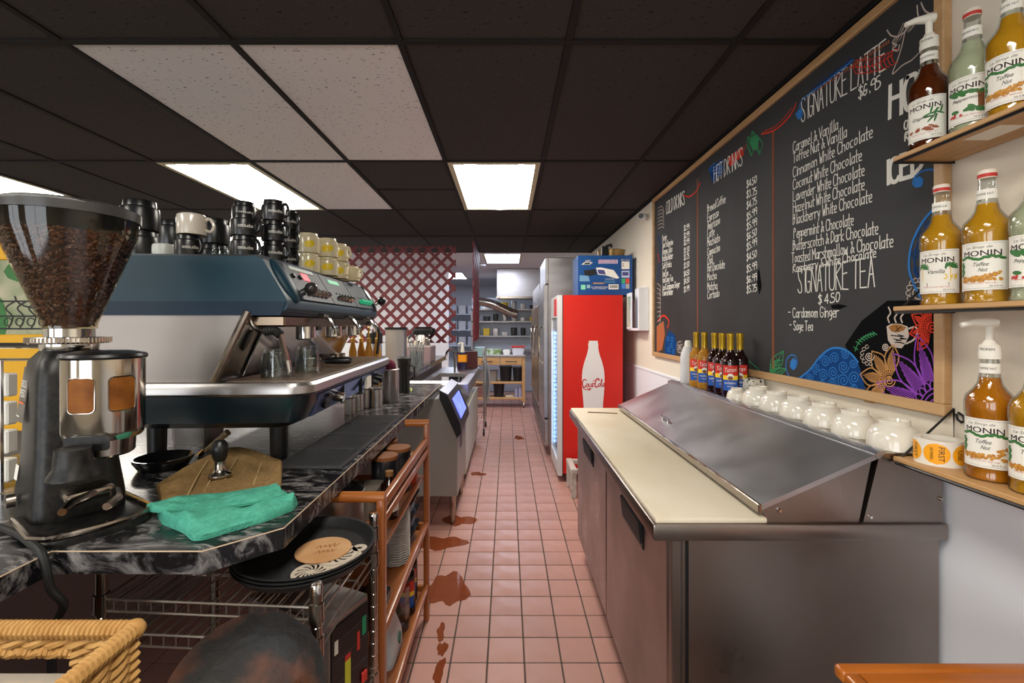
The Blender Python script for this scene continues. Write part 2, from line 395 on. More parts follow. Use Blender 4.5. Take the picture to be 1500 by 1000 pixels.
struct(MB().box(-7, XW, 11.98, 12, 0, .1).build('baseboard_back', BLACK))
# ceiling: black lay-in tiles in a grid, some white, fluorescent troffers
TB = pits('black_ceiling_tile', (66, 60, 57), (34, 30, 29)); TWH = pits('white_ceiling_tile', (232, 226, 224), (138, 132, 130))
BAR = M('black_ceiling_bar', (28, 26, 26), .7, spec=.2); BARG = M('dark_ceiling_bar', (36, 32, 31), .7, spec=.2)
ce = struct(MB().box(-7, XW+.1, -2.5, 6.4, CEIL+.05, CEIL+.12).build('ceiling', BAR, smooth=False)); ce['label'] = 'black suspended ceiling with a few white tiles'
kc = struct(MB().box(-7, XW+.1, 6.4, 12.2, CEIL+.002, CEIL+.1).build('ceiling_kitchen', KCEIL, smooth=False))
CXs = [-.388+.61*k for k in range(-10, 3)]; CYs = [1.645+1.2*k for k in range(-3, 4)]+[6.4]
LIGHTS = {(-3, 4), (0, 4), (-6, 4), (0, 1), (-4, 1), (-8, 2), (-5, 6), (-8, 6)}; WHITES = {(-2, 3), (-1, 3), (-2, 4)}
def ctile(x0, x1, y0, y1, m):
    me_key = (round(x1-x0, 3), round(y1-y0, 3), m.name)
    if me_key not in MC:
        o = MB().box(-(x1-x0)/2+.011, (x1-x0)/2-.011, -(y1-y0)/2+.011, (y1-y0)/2-.011, .004, .02, bev=.003).build('ceiling_tile', m, ce, local=True); MC[me_key] = o.data
    else: o = bpy.data.objects.new('ceiling_tile', MC[me_key]); COL.objects.link(o); o.parent = ce
    o.location = ((x0+x1)/2, (y0+y1)/2, CEIL)
LENS = M('fluorescent_diffuser', (250, 248, 240), .4, emit=((255, 248, 236), LAMP)); LTRIM = M('yellowed_light_trim', (196, 186, 150), .5)
LENSK = M('cool_fluorescent_diffuser', (245, 248, 255), .4, emit=((226, 234, 255), LAMP))
def troffer(x0, x1, y0, y1, label, wav=True, z=CEIL):
    t = thing('ceiling_light', label, 'light', ((x0+x1)/2, (y0+y1)/2, z), group='fluorescent ceiling lights')
    mb = MB()
    for a in ((x0+.012, x0+.045, y0+.012, y1-.012), (x1-.045, x1-.012, y0+.012, y1-.012), (x0+.045, x1-.045, y0+.012, y0+.05), (x0+.045, x1-.045, y1-.05, y1-.012)): mb.box(*a, z-.004, z+.03)
    mb.build('frame', LTRIM, t)
    def sag(u, v):
        b = .014*math.sin(PI*u)*math.sin(PI*v)*(1 if wav else 0)+(.005*math.sin(9*u+3*v)*math.sin(PI*u) if wav else 0)
        return (x0+.04+(x1-x0-.08)*u, y0+.045+(y1-y0-.09)*v, z-.002-b)
    MB().sheet(sag, 12, 16).build('diffuser', LENS if wav else LENSK, t)
for i in range(-10, 3):
    for j in range(len(CYs)-1):
        x0 = -.388+.61*i; x1 = min(x0+.61, XW-.012); y0, y1 = CYs[j], CYs[j+1]
        if (i, j) in LIGHTS: continue
        m = TWH if (i, j) in WHITES else TB
        if (i, j) == (-1, 4): ctile(x0, x1, y0, y0+.6, m); ctile(x0, x1, y0+.6, y1, m); MB().box(x0+.012, x1-.012, y0+.588, y0+.612, CEIL-.002, CEIL+.02).build('ceiling_bar', BARG, ce)
        else: ctile(x0, x1, y0, y1, m)
for y in CYs: MB().box(-6.9, XW-.013, y-.012, y+.012, CEIL-.003, CEIL+.02).build('ceiling_bar', BARG if y < 6 else BAR, ce)
for x in CXs: MB().box(x-.012, x+.012, -2.4, 6.4, CEIL-.002, CEIL+.02).build('ceiling_bar', BARG, ce)
MB().box(XW-.022, XW-.0005, -2.4, 6.4, CEIL-.012, CEIL+.02).build('ceiling_bar', BAR, ce)
xs = lambda i: -.388+.61*i
troffer(xs(0), xs(1), CYs[4], CYs[5], 'fluorescent ceiling light with crumpled cover above the aisle')
troffer(xs(-3), xs(-2), CYs[4], CYs[5], 'long fluorescent ceiling light above the espresso machine')
troffer(xs(-6), xs(-5), CYs[4], CYs[5], 'fluorescent ceiling light at the far left above the bean hopper')
troffer(xs(0), xs(1), CYs[1], CYs[2], 'added fluorescent ceiling light behind the camera')  # added lamp out of view, raises the light inside the room
troffer(xs(-4), xs(-3), CYs[1], CYs[2], 'added fluorescent ceiling light behind the camera above the bar')  # another unseen lamp added for more indoor light
troffer(xs(-8), xs(-7), CYs[2], CYs[3], 'fluorescent ceiling light far to the left in the dining room')
troffer(xs(-5), xs(-4), CYs[6], CYs[7], 'added fluorescent ceiling light over the dining room hidden behind the stacked mugs')  # added lamp kept out of sight, brightens the wall behind the lattice
troffer(xs(-8), xs(-7), CYs[6], CYs[7], 'added fluorescent ceiling light over the far left of the dining room')  # unseen extra lamp, helps light the same dining wall
troffer(-.37, .23, 6.5, 7.55, 'square bright ceiling light in the kitchen before the steel hood', False)
troffer(-1.5, -.85, 8.9, 10.1, 'kitchen ceiling light seen beside the lattice edge', False)
sm = MB().lathe([(0, 0), (.06, 0), (.065, .02), (.05, .035), (0, .036)], 20, (-.42, 7.6, CEIL-.036)).build('smoke_detector', WALLW, loc=(-.42, 7.6, CEIL-.036)); tag(sm, 'white smoke detector on the kitchen ceiling', 'smoke detector')
# ================================================================ RIGHT SIDE: chalkboard menu
XB = 1.168
def bp(px, py):                                   # pixel -> chalkboard plane (s grows to the right in the picture)
    Y = XB*F/(px-CX); return (-Y, H-(py-CY)*Y/F)
def BF(d): return lambda s, t: (XB-d, -s, t)
by0, by1, bz0, bz1 = 1.235, 3.60, 1.205, 2.385
cb = thing('chalkboard_menu', 'large framed chalkboard menu with chalk flowers and drink prices on the right wall', 'chalkboard', (XB, 2.42, bz0))
BOARD = M('slate_chalkboard', (36, 36, 38), .7, var=(2.2, (58, 58, 60), .35, 6), spec=.3, stretch=(1, 1.4, .7))
MB().box(XB, XW-.0005, by0, by1, bz0, bz1).build('slate', BOARD, cb)
FR = wood('pine_frame', (196, 158, 112), (172, 132, 88), .5, 1, 1, 0)
for nm, a in (('frame_rail', (by0-.03, by1+.03, bz1, bz1+.032)), ('frame_rail', (by0-.03, by1+.03, bz0-.032, bz0)), ('frame_stile', (by0-.03, by0, bz0, bz1)), ('frame_stile', (by1, by1+.03, bz0, bz1))):
    MB().box(XB-.014, XW-.001, *a, bev=.003).build(nm, FR, cb)
def wr(t, p0, p1, hpx, wd=.0032):
    a = bp(*p0); b = bp(*p1); Y = XB*F/(p0[0]-CX)
    chalk(MB(), t, a, b, hpx*Y/F, wd, BF(.0008)).build('chalk_text', CHALK, cb, smooth=False)
for t, a, b in (('Caramel & Vanilla', (1162, 223), (1228, 189)), ('Toffee Nut & Vanilla', (1162, 239), (1241, 200)), ('Cinnamon White Chocolate', (1162, 260), (1279, 200)), ('Coconut White Chocolate', (1162, 278), (1263, 234)),
                ('Lavender White Chocolate', (1162, 295), (1267, 256)), ('Hazelnut White Chocolate', (1162, 312), (1267, 277)), ('Blackberry White Chocolate', (1162, 329), (1278, 295)), ('Peppermint & Chocolate', (1163, 349), (1251, 329)),
                ('Butterscotch & Dark Chocolate', (1162, 367), (1287, 342)), ('Toasted Marshmallow & Chocolate', (1160, 385), (1309, 361)), ('Raspberry & White Chocolate', (1162, 399), (1284, 376))):
    wr(t, a, b, 11.5 if t[0] == 'R' else 14.5, .0036)
wr('SIGNATURE LATTE', (1174, 179), (1298, 100), 33, .0045); wr('$6.95', (1258, 145), (1291, 127), 17, .0042)
wr('SIGNATURE TEA', (1169, 429), (1282, 420), 35, .0045); wr('$ 4.50', (1199, 445), (1231, 442), 13, .0042)
wr('- Cardamom Ginger', (1155, 465), (1229, 464), 13.5, .0036); wr('- Sage Tea', (1157, 483), (1191, 484), 13, .0036)
wr('HOT', (1304, 172), (1368, 146), 46, .013); wr('O', (1325, 190), (1331, 188), 12, .005); wr('R', (1326, 206), (1332, 204), 12, .005); wr('ICED', (1296, 271), (1352, 252), 33, .013)
wr('HOT DRINKS', (1046, 268), (1088, 241), 23, .0055)
for t, y0, x1, y1 in (('Brewed Coffee', 311, 1063, 296), ('Espresso', 325, 1053, 316), ('Americano', 337, 1055, 327), ('Latte', 349, 1047, 343), ('Machiato', 361, 1055, 353), ('Cappucino', 375, 1055, 367), ('Chai', 388, 1044, 384), ('Hot Chocolate', 398, 1062, 392), ('Mocha', 411, 1050, 408), ('Matcha', 425, 1051, 423), ('Cortado', 438, 1054, 434)):
    wr(t, (1036.5, y0), (x1, y1), 11, .0045)
for t, y0, y1 in (('$4.50', 275, 267), ('$3.75', 290, 284), ('$4.75', 306, 298), ('$5.99', 323, 313), ('$5.99', 337, 329), ('$6.50', 352, 344), ('$5.99', 367, 358), ('$4.50', 382, 376), ('$5.99', 399, 393), ('$6.99', 415, 410), ('$5.75', 429, 426)):
    wr(t, (1094, y0), (1109, y1), 9.8, .0046)
wr('COLD DRINKS', (976, 314), (1003, 299), 18, .0065)
for t, y0, x1, dy in (('Perrier', 353, 977, 2), ('San Pellegrino', 363, 986, 5), ('Orange Juice', 373, 985, 5), ('Bottled Water', 383, 986, 5), ('Soft Drinks', 394, 984, 4), ('Iced Tea', 405, 979, 2), ('Iced Sage Tea', 414, 986, 3), ('Iced Cardamom Ginger', 425, 996, 5), ('Flavored Water', 433, 986, 2)):
    wr(t, (970.5, y0), (x1, y0-dy), 8.5, .005)
for t, y0 in (('$2.99', 338), ('$2.99', 349), ('$2.99', 359), ('$1.50', 371), ('$3.75', 381), ('$3.50', 393), ('$4.50', 405), ('$4.50', 416), ('$3.99', 428)):
    wr(t, (1002, y0), (1010, y0-3), 7.4, .005)
# ---- chalk drawings
CK = {k: M('chalk_'+k, c, .9, spec=0) for k, c in dict(blue=(58, 120, 190), dblue=(30, 66, 120), purple=(140, 74, 178), tan=(184, 134, 84), red=(198, 62, 44), green=(66, 140, 94), grey=(190, 176, 166), orange=(170, 100, 66), brown=(150, 104, 60), black=(22, 22, 23)).items()}
art = {}
def dr(colr, pts, wd=.0034, d=.001, sm=True):
    mb = art.setdefault(colr, MB()); q = spline(pts, 5) if sm and len(pts) > 2 else pts
    mb.ribbon([bp(*k) for k in q], wd, BF(d))
def fill(colr, pts, d=.0005):
    MB().poly([BF(d)(*bp(*k)) for k in pts]).build('chalk_patch', CK[colr], cb, smooth=False)
def spiral(colr, cx, cy, r, turns=2.2, ph=0, wd=.0034, sq=1.0):
    dr(colr, [(cx+r*(1-i/26)*math.cos(ph+turns*6.283*i/26)*sq, cy+r*(1-i/26)*math.sin(ph+turns*6.283*i/26)) for i in range(25)], wd, sm=False)
def flower(colr, cx, cy, r, a0, a1, npet, rp, wd=.0034, sq=.8):
    """rings, a fringe of loops and long petals with inner hatching (half mandala)"""
    for k in (.3, .55, .8, 1): dr(colr, [(cx+r*k*sq*math.cos(math.radians(a)), cy-r*k*math.sin(math.radians(a))) for a in range(a0, a1+1, 8)], wd, sm=False)
    n = int((a1-a0)/14)
    for i in range(n):
        a = math.radians(a0+(a1-a0)*(i+.5)/n); b = math.radians((a1-a0)/n*.45)
        dr(colr, [(cx+r*sq*math.cos(a-b), cy-r*math.sin(a-b)), (cx+r*1.25*sq*math.cos(a-b*.8), cy-r*1.25*math.sin(a-b*.8)), (cx+r*1.36*sq*math.cos(a), cy-r*1.36*math.sin(a)), (cx+r*1.25*sq*math.cos(a+b*.8), cy-r*1.25*math.sin(a+b*.8)), (cx+r*sq*math.cos(a+b), cy-r*math.sin(a+b))], wd)
    for i in range(npet):
        a = math.radians(a0+(a1-a0)*(i+.5)/npet); b = math.radians((a1-a0)/npet*.55); R = r*1.36
        for sg in (-1, 1): dr(colr, [(cx+R*sq*math.cos(a+sg*b), cy-R*math.sin(a+sg*b)), (cx+rp*.72*sq*math.cos(a+sg*b*.8), cy-rp*.72*math.sin(a+sg*b*.8)), (cx+rp*sq*math.cos(a), cy-rp*math.sin(a))], wd*1.25)
        for k in range(-4, 5):
            t = k/4.6; ra = rp*(.9-.32*abs(t))
            dr(colr, [(cx+R*1.03*sq*math.cos(a+t*b), cy-R*1.03*math.sin(a+t*b)), (cx+ra*sq*math.cos(a+t*b*.55), cy-ra*math.sin(a+t*b*.55))], wd*.8, sm=False)
fill('black', [(1290, 590), (1262, 560), (1238, 505), (1262, 470), (1300, 440), (1340, 440), (1376, 440), (1376, 598)], .0004)
flower('purple', 1374, 602, 34, 96, 172, 3, 118); flower('tan', 1303, 558, 13, 60, 235, 4, 54, .003); flower('red', 1366, 480, 14, 95, 250, 4, 42, .003)
for x in (1352, 1360): pass
spiral('red', 1366, 478, 10, 2); spiral('tan', 1303, 558, 9, 2.2)
fill('dblue', [(1170, 553), (1186, 541), (1200, 524), (1216, 511), (1232, 510), (1246, 517), (1257, 530), (1264, 552), (1268, 578), (1230, 570)], .0006)
dr('blue', [(1168, 556), (1186, 542), (1200, 524), (1216, 511), (1232, 510), (1246, 517), (1257, 530)], .007)
random.seed(3)
for (x, y, r) in ((1196, 540, 8), (1209, 529, 9), (1223, 524, 9), (1238, 519, 8), (1206, 549, 9), (1221, 545, 10), (1236, 537, 10), (1250, 532, 8), (1236, 557, 11), (1252, 553, 11), (1186, 552, 7), (1220, 562, 8), (1250, 570, 8), (1205, 562, 6)):
    spiral('blue', x, y, r, 2.3, random.uniform(0, 6), .003, .82)
dr('blue', [(1172, 556), (1158, 552), (1152, 540), (1153, 527), (1159, 520), (1166, 522), (1168, 532), (1163, 541), (1158, 536)], .005)
fill('blue', [(1158, 530), (1162, 524), (1167, 528), (1166, 538), (1162, 541), (1158, 537)], .0008)
for k, (a, b) in enumerate((((1128, 546), (1142, 526)), ((1128, 546), (1148, 514)), ((1132, 548), (1152, 540)), ((1130, 547), (1136, 528)))):
    mx, my = (a[0]+b[0])/2, (a[1]+b[1])/2; dx, dy = (b[1]-a[1])*.22, -(b[0]-a[0])*.22
    for s_ in (-1, 1): dr('green', [a, (mx+s_*dx, my+s_*dy), b], .004)
    dr('green', [a, b], .003); 
    for q in (.3, .5, .7): dr('green', [(a[0]+(b[0]-a[0])*q+dx*.8, a[1]+(b[1]-a[1])*q+dy*.8), (a[0]+(b[0]-a[0])*(q-.15), a[1]+(b[1]-a[1])*(q-.15)), (a[0]+(b[0]-a[0])*q-dx*.8, a[1]+(b[1]-a[1])*q-dy*.8)], .003, sm=False)
dr('green', [(1253, 514), (1258, 502), (1268, 492), (1282, 488)], .003)
for k in range(9):
    t = k/8; x = 1254+28*t; y = 510-22*math.sqrt(t); dr('green', [(x-3, y-2), (x, y), (x+3, y+2)], .003, sm=False)
dr('green', [(1080, 524), (1092, 526), (1104, 534), (1116, 546)], .006)
# coffee cup with steam
fill('grey', [(1299, 478), (1306, 474), (1318, 474), (1330, 478), (1332, 492), (1326, 504), (1321, 510), (1308, 508), (1301, 498)], .0007)
fill('brown', [(1302, 479), (1308, 475), (1318, 475), (1328, 479), (1324, 484), (1314, 487), (1306, 485)], .0011)
for k in range(13):
    x = 1303+random.uniform(0, 20); y = 488+random.uniform(0, 14); dr('black', [(x, y), (x+random.uniform(4, 9), y+random.uniform(0, 2))], .003, .0013, sm=False)
dr('black', [(1313, 477), (1316, 483), (1318, 486)], .002, .0014); dr('black', [(1321, 478), (1316, 482), (1312, 486)], .002, .0014)
dr('grey', [(1332, 481), (1342, 479), (1344, 489), (1338, 498), (1328, 503)], .005)
for x in (1303, 1313, 1322): dr('grey', [(x, 472), (x-2, 465), (x+2, 458), (x-1, 450)], .005)
spiral('grey', 1274, 522, 7); spiral('grey', 1298, 508, 6); spiral('grey', 1346, 428, 12, 1.6)
for k in range(7): dr('grey', arc(1274+11*math.cos(.5*k+1.9), 520-13*math.sin(.5*k+1.9), 2.6, 0, 300, 6), .002, sm=False)
for k in range(6): dr('grey', arc(1346+15*math.cos(.45*k+1.4), 428-18*math.sin(.45*k+1.4), 3.5, 0, 300, 6), .0024, sm=False)
# blue scrolls up the right edge
dr('blue', [(1374, 300), (1352, 325), (1336, 358), (1332, 392), (1340, 418), (1352, 440)], .007); dr('dblue', [(1374, 312), (1356, 335), (1343, 362), (1340, 390), (1347, 412)], .005)
for x, y, r in ((1350, 345, 9), (1342, 372, 9), (1344, 396, 8), (1352, 362, 7), (1354, 385, 8), (1360, 330, 8)): spiral('dblue', x, y, r, 2, 1, .003, .8)
dr('blue', [(1376, 252), (1362, 248), (1346, 254), (1338, 266), (1342, 273), (1350, 272)], .005); fill('blue', [(1340, 262), (1347, 258), (1353, 262), (1352, 270), (1345, 274), (1340, 269)], .0008)
# top edge: scrolls, feathers, butterfly corner
dr('blue', [(1166, 166), (1172, 174), (1176, 166), (1172, 156), (1176, 146), (1190, 134), (1210, 120), (1232, 102), (1250, 88)], .005)
fill('blue', [(1166, 168), (1170, 160), (1175, 162), (1174, 171), (1169, 175)], .0008)
for k in range(10): spiral('dblue', 1192+6*k, 132-4.6*k, 5, 1.8, k, .003, .8)
dr('red', [(1116, 196), (1132, 192), (1146, 182), (1160, 166), (1166, 152)], .008); dr('red', [(1120, 192), (1134, 186), (1148, 174), (1160, 158)], .004)
for k in range(11):
    t = k/10; x = 1250+56*t; y = 98-16*t*t; 
    for s_ in (-1, 1): dr('red', [(x, y), (x+4, y+s_*9), (x+9, y+s_*10)], .0026)
dr('red', [(1246, 98), (1280, 96), (1308, 80)], .003)
for k, (x, y) in enumerate(((1106, 206), (1100, 214), (1112, 212))):
    for s_ in (-1, 1): dr('green', [(x-4, y-14), (x+s_*5, y-2), (x+1, y+14)], .006)
    dr('green', [(x-4, y-14), (x+1, y+14)], .004)
fill('green', [(1098, 208), (1104, 198), (1112, 204), (1110, 216), (1103, 220)], .0006)
fill('red', [(1066, 232), (1086, 216), (1090, 226), (1070, 244)], .0005); fill('dblue', [(1038, 246), (1060, 232), (1056, 256), (1044, 268)], .0005)
for k in range(8): dr('red', [(1066+3*k, 244-2*k), (1072+3*k, 226-2*k)], .004, .0009, sm=False); dr('blue', [(1038+2.5*k, 250+k), (1046+2.2*k, 238+k)], .004, .0009, sm=False)
for k in range(30):
    t = k/29; x = 1190+110*t; y = 138-74*t; dr('orange', [(x, y), (x+2, y-5), (x+3, y-1)], .0024, sm=False)
for k in range(14):
    dr('grey', [(1308+k*3.2, 66-3*k+random.uniform(-4, 4)), (1324+k*3.4, 34-1.3*k)], .0022, sm=False)
dr('grey', [(1300, 44), (1306, 52), (1316, 53), (1326, 46)], .004); dr('grey', [(1326, 47), (1322, 66), (1316, 86), (1308, 108), (1322, 96), (1336, 88), (1346, 78)], .004)
dr('grey', [(1312, 55), (1308, 63), (1314, 66), (1308, 72), (1316, 74), (1318, 66)], .004); dr('grey', [(1344, 8), (1346, 24), (1352, 26)], .004); dr('grey', [(1350, 4), (1356, 16), (1368, 21), (1374, 16)], .004)
# left edge motifs
for k in range(7): dr('grey', [(964, 305+k*5), (970, 302+k*5), (973, 310+k*4)], .004)
dr('dblue', [(964, 345), (968, 360), (966, 390), (963, 410)], .012); dr('red', [(964, 372), (966, 384)], .01)
for k in range(9): dr('grey', [(963, 415+k*7), (968, 420+k*6), (966, 428+k*6)], .004)
dr('red', [(964, 470), (972, 462), (980, 470), (978, 480)], .014); fill('orange', [(962, 478), (972, 470), (974, 490), (970, 512), (962, 516)], .0005)
fill('dblue', [(974, 500), (980, 484), (988, 490), (992, 506), (988, 522), (974, 518)], .0006)
for x, y in ((979, 495), (984, 505), (980, 511), (987, 514), (985, 496)): spiral('blue', x, y, 4, 1.6, 1, .004, .7)
for k in range(6): dr('grey', arc(996+2*math.cos(k), 508+5*math.sin(k), 3, 0, 320, 7, 4), .003, sm=False)
dr('red', [(1002, 286), (1010, 288), (1020, 280), (1026, 268)], .009)
# dotted brown dividers between the three menu columns
for xx, ya, yb in ((1022, 262, 496), (1133, 190, 540)):
    a = bp(xx, ya); b = bp(xx, yb); mb = art.setdefault('orange', MB()); n = 110
    for i in range(n):
        z = a[1]+(b[1]-a[1])*i/n; mb.ribbon([(a[0]-.006, z), (a[0], z-.006), (a[0]+.006, z)], .0024, BF(.0009))
    mb.ribbon([(a[0]-.007, a[1]), (a[0]-.007, b[1])], .0022, BF(.001)); mb.ribbon([(a[0]+.007, a[1]), (a[0]+.007, b[1])], .0022, BF(.001))
for pts in ([(1217, 447), (1228, 445), (1242, 448), (1230, 453), (1219, 452)], [(1108, 405), (1112, 392), (1116, 420), (1112, 432)]): fill('black', pts, .0003)
for k, mb in art.items(): tag(mb.build('chalk_drawing', CK[k], cb, smooth=False), kind='stuff')
# ================================================================ prep table
pt = thing('prep_table', 'long stainless steel refrigerated sandwich prep table along the right wall', 'prep table', (.79, 2.0, 0))
ya, yb = 1.205, 2.82; xf = .434; zt = .892
MB().box(xf+.03, 1.157, ya+.012, yb-.01, .1, zt-.045, bev=.004).build('body', STEELD, pt)
MB().box(xf+.004, xf+.032, ya+.01, ya+.03, .1, zt-.05, bev=.003).build('corner_post', STEELD, pt)
MB().box(xf+.042, xf+.05, ya+.0095, ya+.0125, .1, zt-.05).build('seam', BLACK, pt)
for d0, d1 in ((ya+.03, 1.99), (2.0, yb-.012)):
    d = MB().box(xf, xf+.028, d0, d1, .13, zt-.055, bev=.006).build('door', STEELD, pt)
    c = d0+.34 if d0 < 1.5 else d0+.42
    MB().box(xf-.004, xf+.002, c-.13, c+.13, .70, .80, bev=.003).build('handle_surround', BLACK, d)
    MB().prism([(xf-.007, .715), (xf-.0035, .715), (xf-.0035, .79), (xf-.016, .785)], 1, c-.115, c+.115).build('recessed_handle', BLACKM, d)
MB().box(.384, 1.162, ya-.008, yb, zt-.045, zt, bev=.006, seg=2).build('worktop', STEELD, pt)
BOARDM = M('stained_cutting_board', (230, 221, 204), .6, var=(3.5, (204, 189, 158), .3, 6), stretch=(1, .5, 1), bump=(30, .04))
MB().box(.392, .688, ya-.002, yb-.012, zt, zt+.014, bev=.004, seg=2).build('cutting_board', BOARDM, pt)
# sloping lid with ridge, side cheek and rear box
def lidz(x): return .938+(x-.672)*(1.072-.938)/(.978-.672)
MB().prism([(.672, .926), (.672, .940), (.978, 1.075), (.978, 1.061)], 1, ya+.0, 2.73).build('lid', STEELX, pt)
MB().box(.664, .674, ya-.002, 2.732, .918, .942, bev=.002).build('lid_lip', CHROMEW, pt)
MB().prism([(.684, zt), (.684, .928), (.968, 1.055), (.935, zt)], 1, ya+.006, 2.725).build('cheek', STEELD, pt)
MB().prism([(.945, zt), (.99, 1.076), (1.157, 1.076), (1.157, zt)], 1, ya+.004, 2.76).build('rear_box', STEELD, pt)
MB().prism([(.972, 1.076), (.992, 1.084), (1.004, 1.084), (.986, 1.064), (.978, 1.062)], 1, ya-.002, 2.765).build('ridge', STEELX, pt)
for (x, z) in ((.722, .925), (.962, .908), (1.15, .955)): MB().cyl((x, ya+.008, z), (x, ya-.003, z), .007, .004, 10).build('rivet', CHROME, pt)
lh = W(985, 632, 2.1); mb = MB()
for dy in (-.035, .035): mb.cyl((.735, 2.12+dy, lidz(.735)), (.735, 2.12+dy, lidz(.735)+.02), .005, n=8)
mb.tube([(.735, 2.07, lidz(.735)+.02), (.735, 2.17, lidz(.735)+.02)], .006).build('lid_handle', CHROME, pt)
kn = MB().prism([(0, -.006), (.19, -.001), (.19, .004), (.06, .006), (0, .006)], 2, 0, .004); kn.M = None
o = MB(T(.47, 2.66, zt+.0142)@RZ(-.25)); o.prism([(0, -.006), (.17, -.002), (.17, .003), (.06, .006), (0, .006)], 2, 0, .004)
tag(o.build('wooden_stick', wood('stick_wood', (128, 96, 70), (96, 70, 50), .6, 0), loc=(.47, 2.66, zt+.0142)), 'thin brown stick lying on the far end of the cutting board', 'stick')
for (x, y) in ((xf+.08, ya+.1), (xf+.08, yb-.1), (1.08, ya+.1), (1.08, yb-.1)): 
    c = MB().cyl((x, y, .1), (x, y, .05), .015).build('caster', CHROMEW, pt); MB().cyl((x-.012, y, .04), (x+.012, y, .04), .04, n=18).build('wheel', BLACKM, c)
# inverted white bowls
bowl_prof = [(.0, .066), (.030, .066), (.033, .078), (.036, .078), (.036, .066), (.05, .058), (.059, .04), (.0635, .012), (.0645, 0), (.061, 0), (.055, .038), (.03, .058), (0, .06)]
b0 = None
names = ['nearest the camera, beside the roll of orange stickers', 'second from the camera', 'third from the camera', 'fourth, in the middle of the row', 'third from the speckled canister', 'second from the speckled canister', 'next to the speckled canister']
for k, (x, y) in enumerate(((1.078, 1.268), (1.078, 1.412), (1.08, 1.552), (1.08, 1.69), (1.08, 1.825), (1.08, 1.958), (1.045, 2.07))):
    if b0 is None: o = b0 = MB().lathe(bowl_prof, 36, (0, 0, 0)).build('upturned_bowl', WHITE, local=True)
    else: o = b0.copy(); COL.objects.link(o)
    sc = .98 if k < 6 else .7
    o.scale = (sc, sc, sc); place(o, (x, y, 1.0765)); tag(o, 'upturned white bowl on the steel ledge, '+names[k], 'bowl', 'upturned white bowls')
# speckled canister
sp = MB(T(1.132, 2.09, 1.0765)@RZ(.3)); sp.add([(-.034, -.034, 0), (.034, -.034, 0), (.034, .034, 0), (-.034, .034, 0), (-.032, -.03, .094), (.026, -.03, .094), (.026, .03, .094), (-.032, .03, .094)], [(0, 3, 2, 1), (0, 1, 5, 4), (1, 2, 6, 5), (2, 3, 7, 6), (3, 0, 4, 7), (4, 5, 6, 7)])
spm = M('speckled_white', (228, 222, 210), .5, var=(60, (30, 28, 26), .03, 1)); spm.node_tree.nodes['Color Ramp'].color_ramp.elements[0].position = .62; spm.node_tree.nodes['Color Ramp'].color_ramp.elements[1].position = .64
tag(sp.build('speckled_canister', spm, loc=(1.132, 2.09, 1.0765)), 'white canister with black speckles behind the row of bowls', 'canister')
# ---------------------------------------------------------------- bottles
def cylmap(c, r, a):                                # label coordinates on a cylinder facing angle a
    return lambda u, v, d=0: (c[0]+(r+d)*math.cos(a+u/r), c[1]+(r+d)*math.sin(a+u/r), c[2]+v)
def patch(c, r, a, u0, u1, v0, v1, d, n=12):
    f = cylmap(c, r, a); return MB().sheet(lambda s, t: f(u0+(u1-u0)*s, v0+(v1-v0)*t, d), n, 1)
def ink(c, r, a, d): f = cylmap(c, r, a); return lambda u, v: f(u, v, d)
GREENL = M('print_green', (52, 112, 52), .6); NUTC = M('print_gold', (214, 158, 62), .6, var=(160, (170, 104, 34), .2, 2)); REDP = M('print_red', (190, 48, 40), .6); BROWNP = M('print_brown', (128, 76, 40), .6); YELP = M('print_yellow', (232, 196, 60), .6); MONB = M('print_maroon', (44, 22, 20), .6)
def ell(mb, f, u, v, a, b, rot=0, n=10):
    c, s_ = math.cos(rot), math.sin(rot); vs = [f(u, v)]
    for k in (.5, 1): vs += [f(u+k*(a*math.cos(t)*c-b*math.sin(t)*s_), v+k*(a*math.cos(t)*s_+b*math.sin(t)*c)) for t in [2*PI*i/n for i in range(n)]]
    return mb.add(vs, [(0, 1+i, 1+(i+1) % n) for i in range(n)]+[(1+i, 1+n+i, 1+n+(i+1) % n, 1+(i+1) % n) for i in range(n)])
SYR = {'gold': M('golden_syrup', (220, 160, 36), .1, trans=.3, ior=1.35, spec=.6), 'amber': M('amber_syrup', (204, 124, 24), .1, trans=.3, ior=1.35), 'brown': M('brown_syrup', (104, 44, 14), .08, trans=.35, ior=1.35), 'clear': M('clear_syrup', (214, 214, 180), .08, trans=.4, ior=1.3), 'dark': M('dark_syrup', (34, 12, 10), .08, trans=.1, spec=.7), 'honey': M('honey_syrup', (206, 150, 58), .08, trans=.5, ior=1.35)}
PUMPW = M('white_plastic', (232, 228, 216), .4); CAPW = M('cap_white', (224, 214, 200), .4)
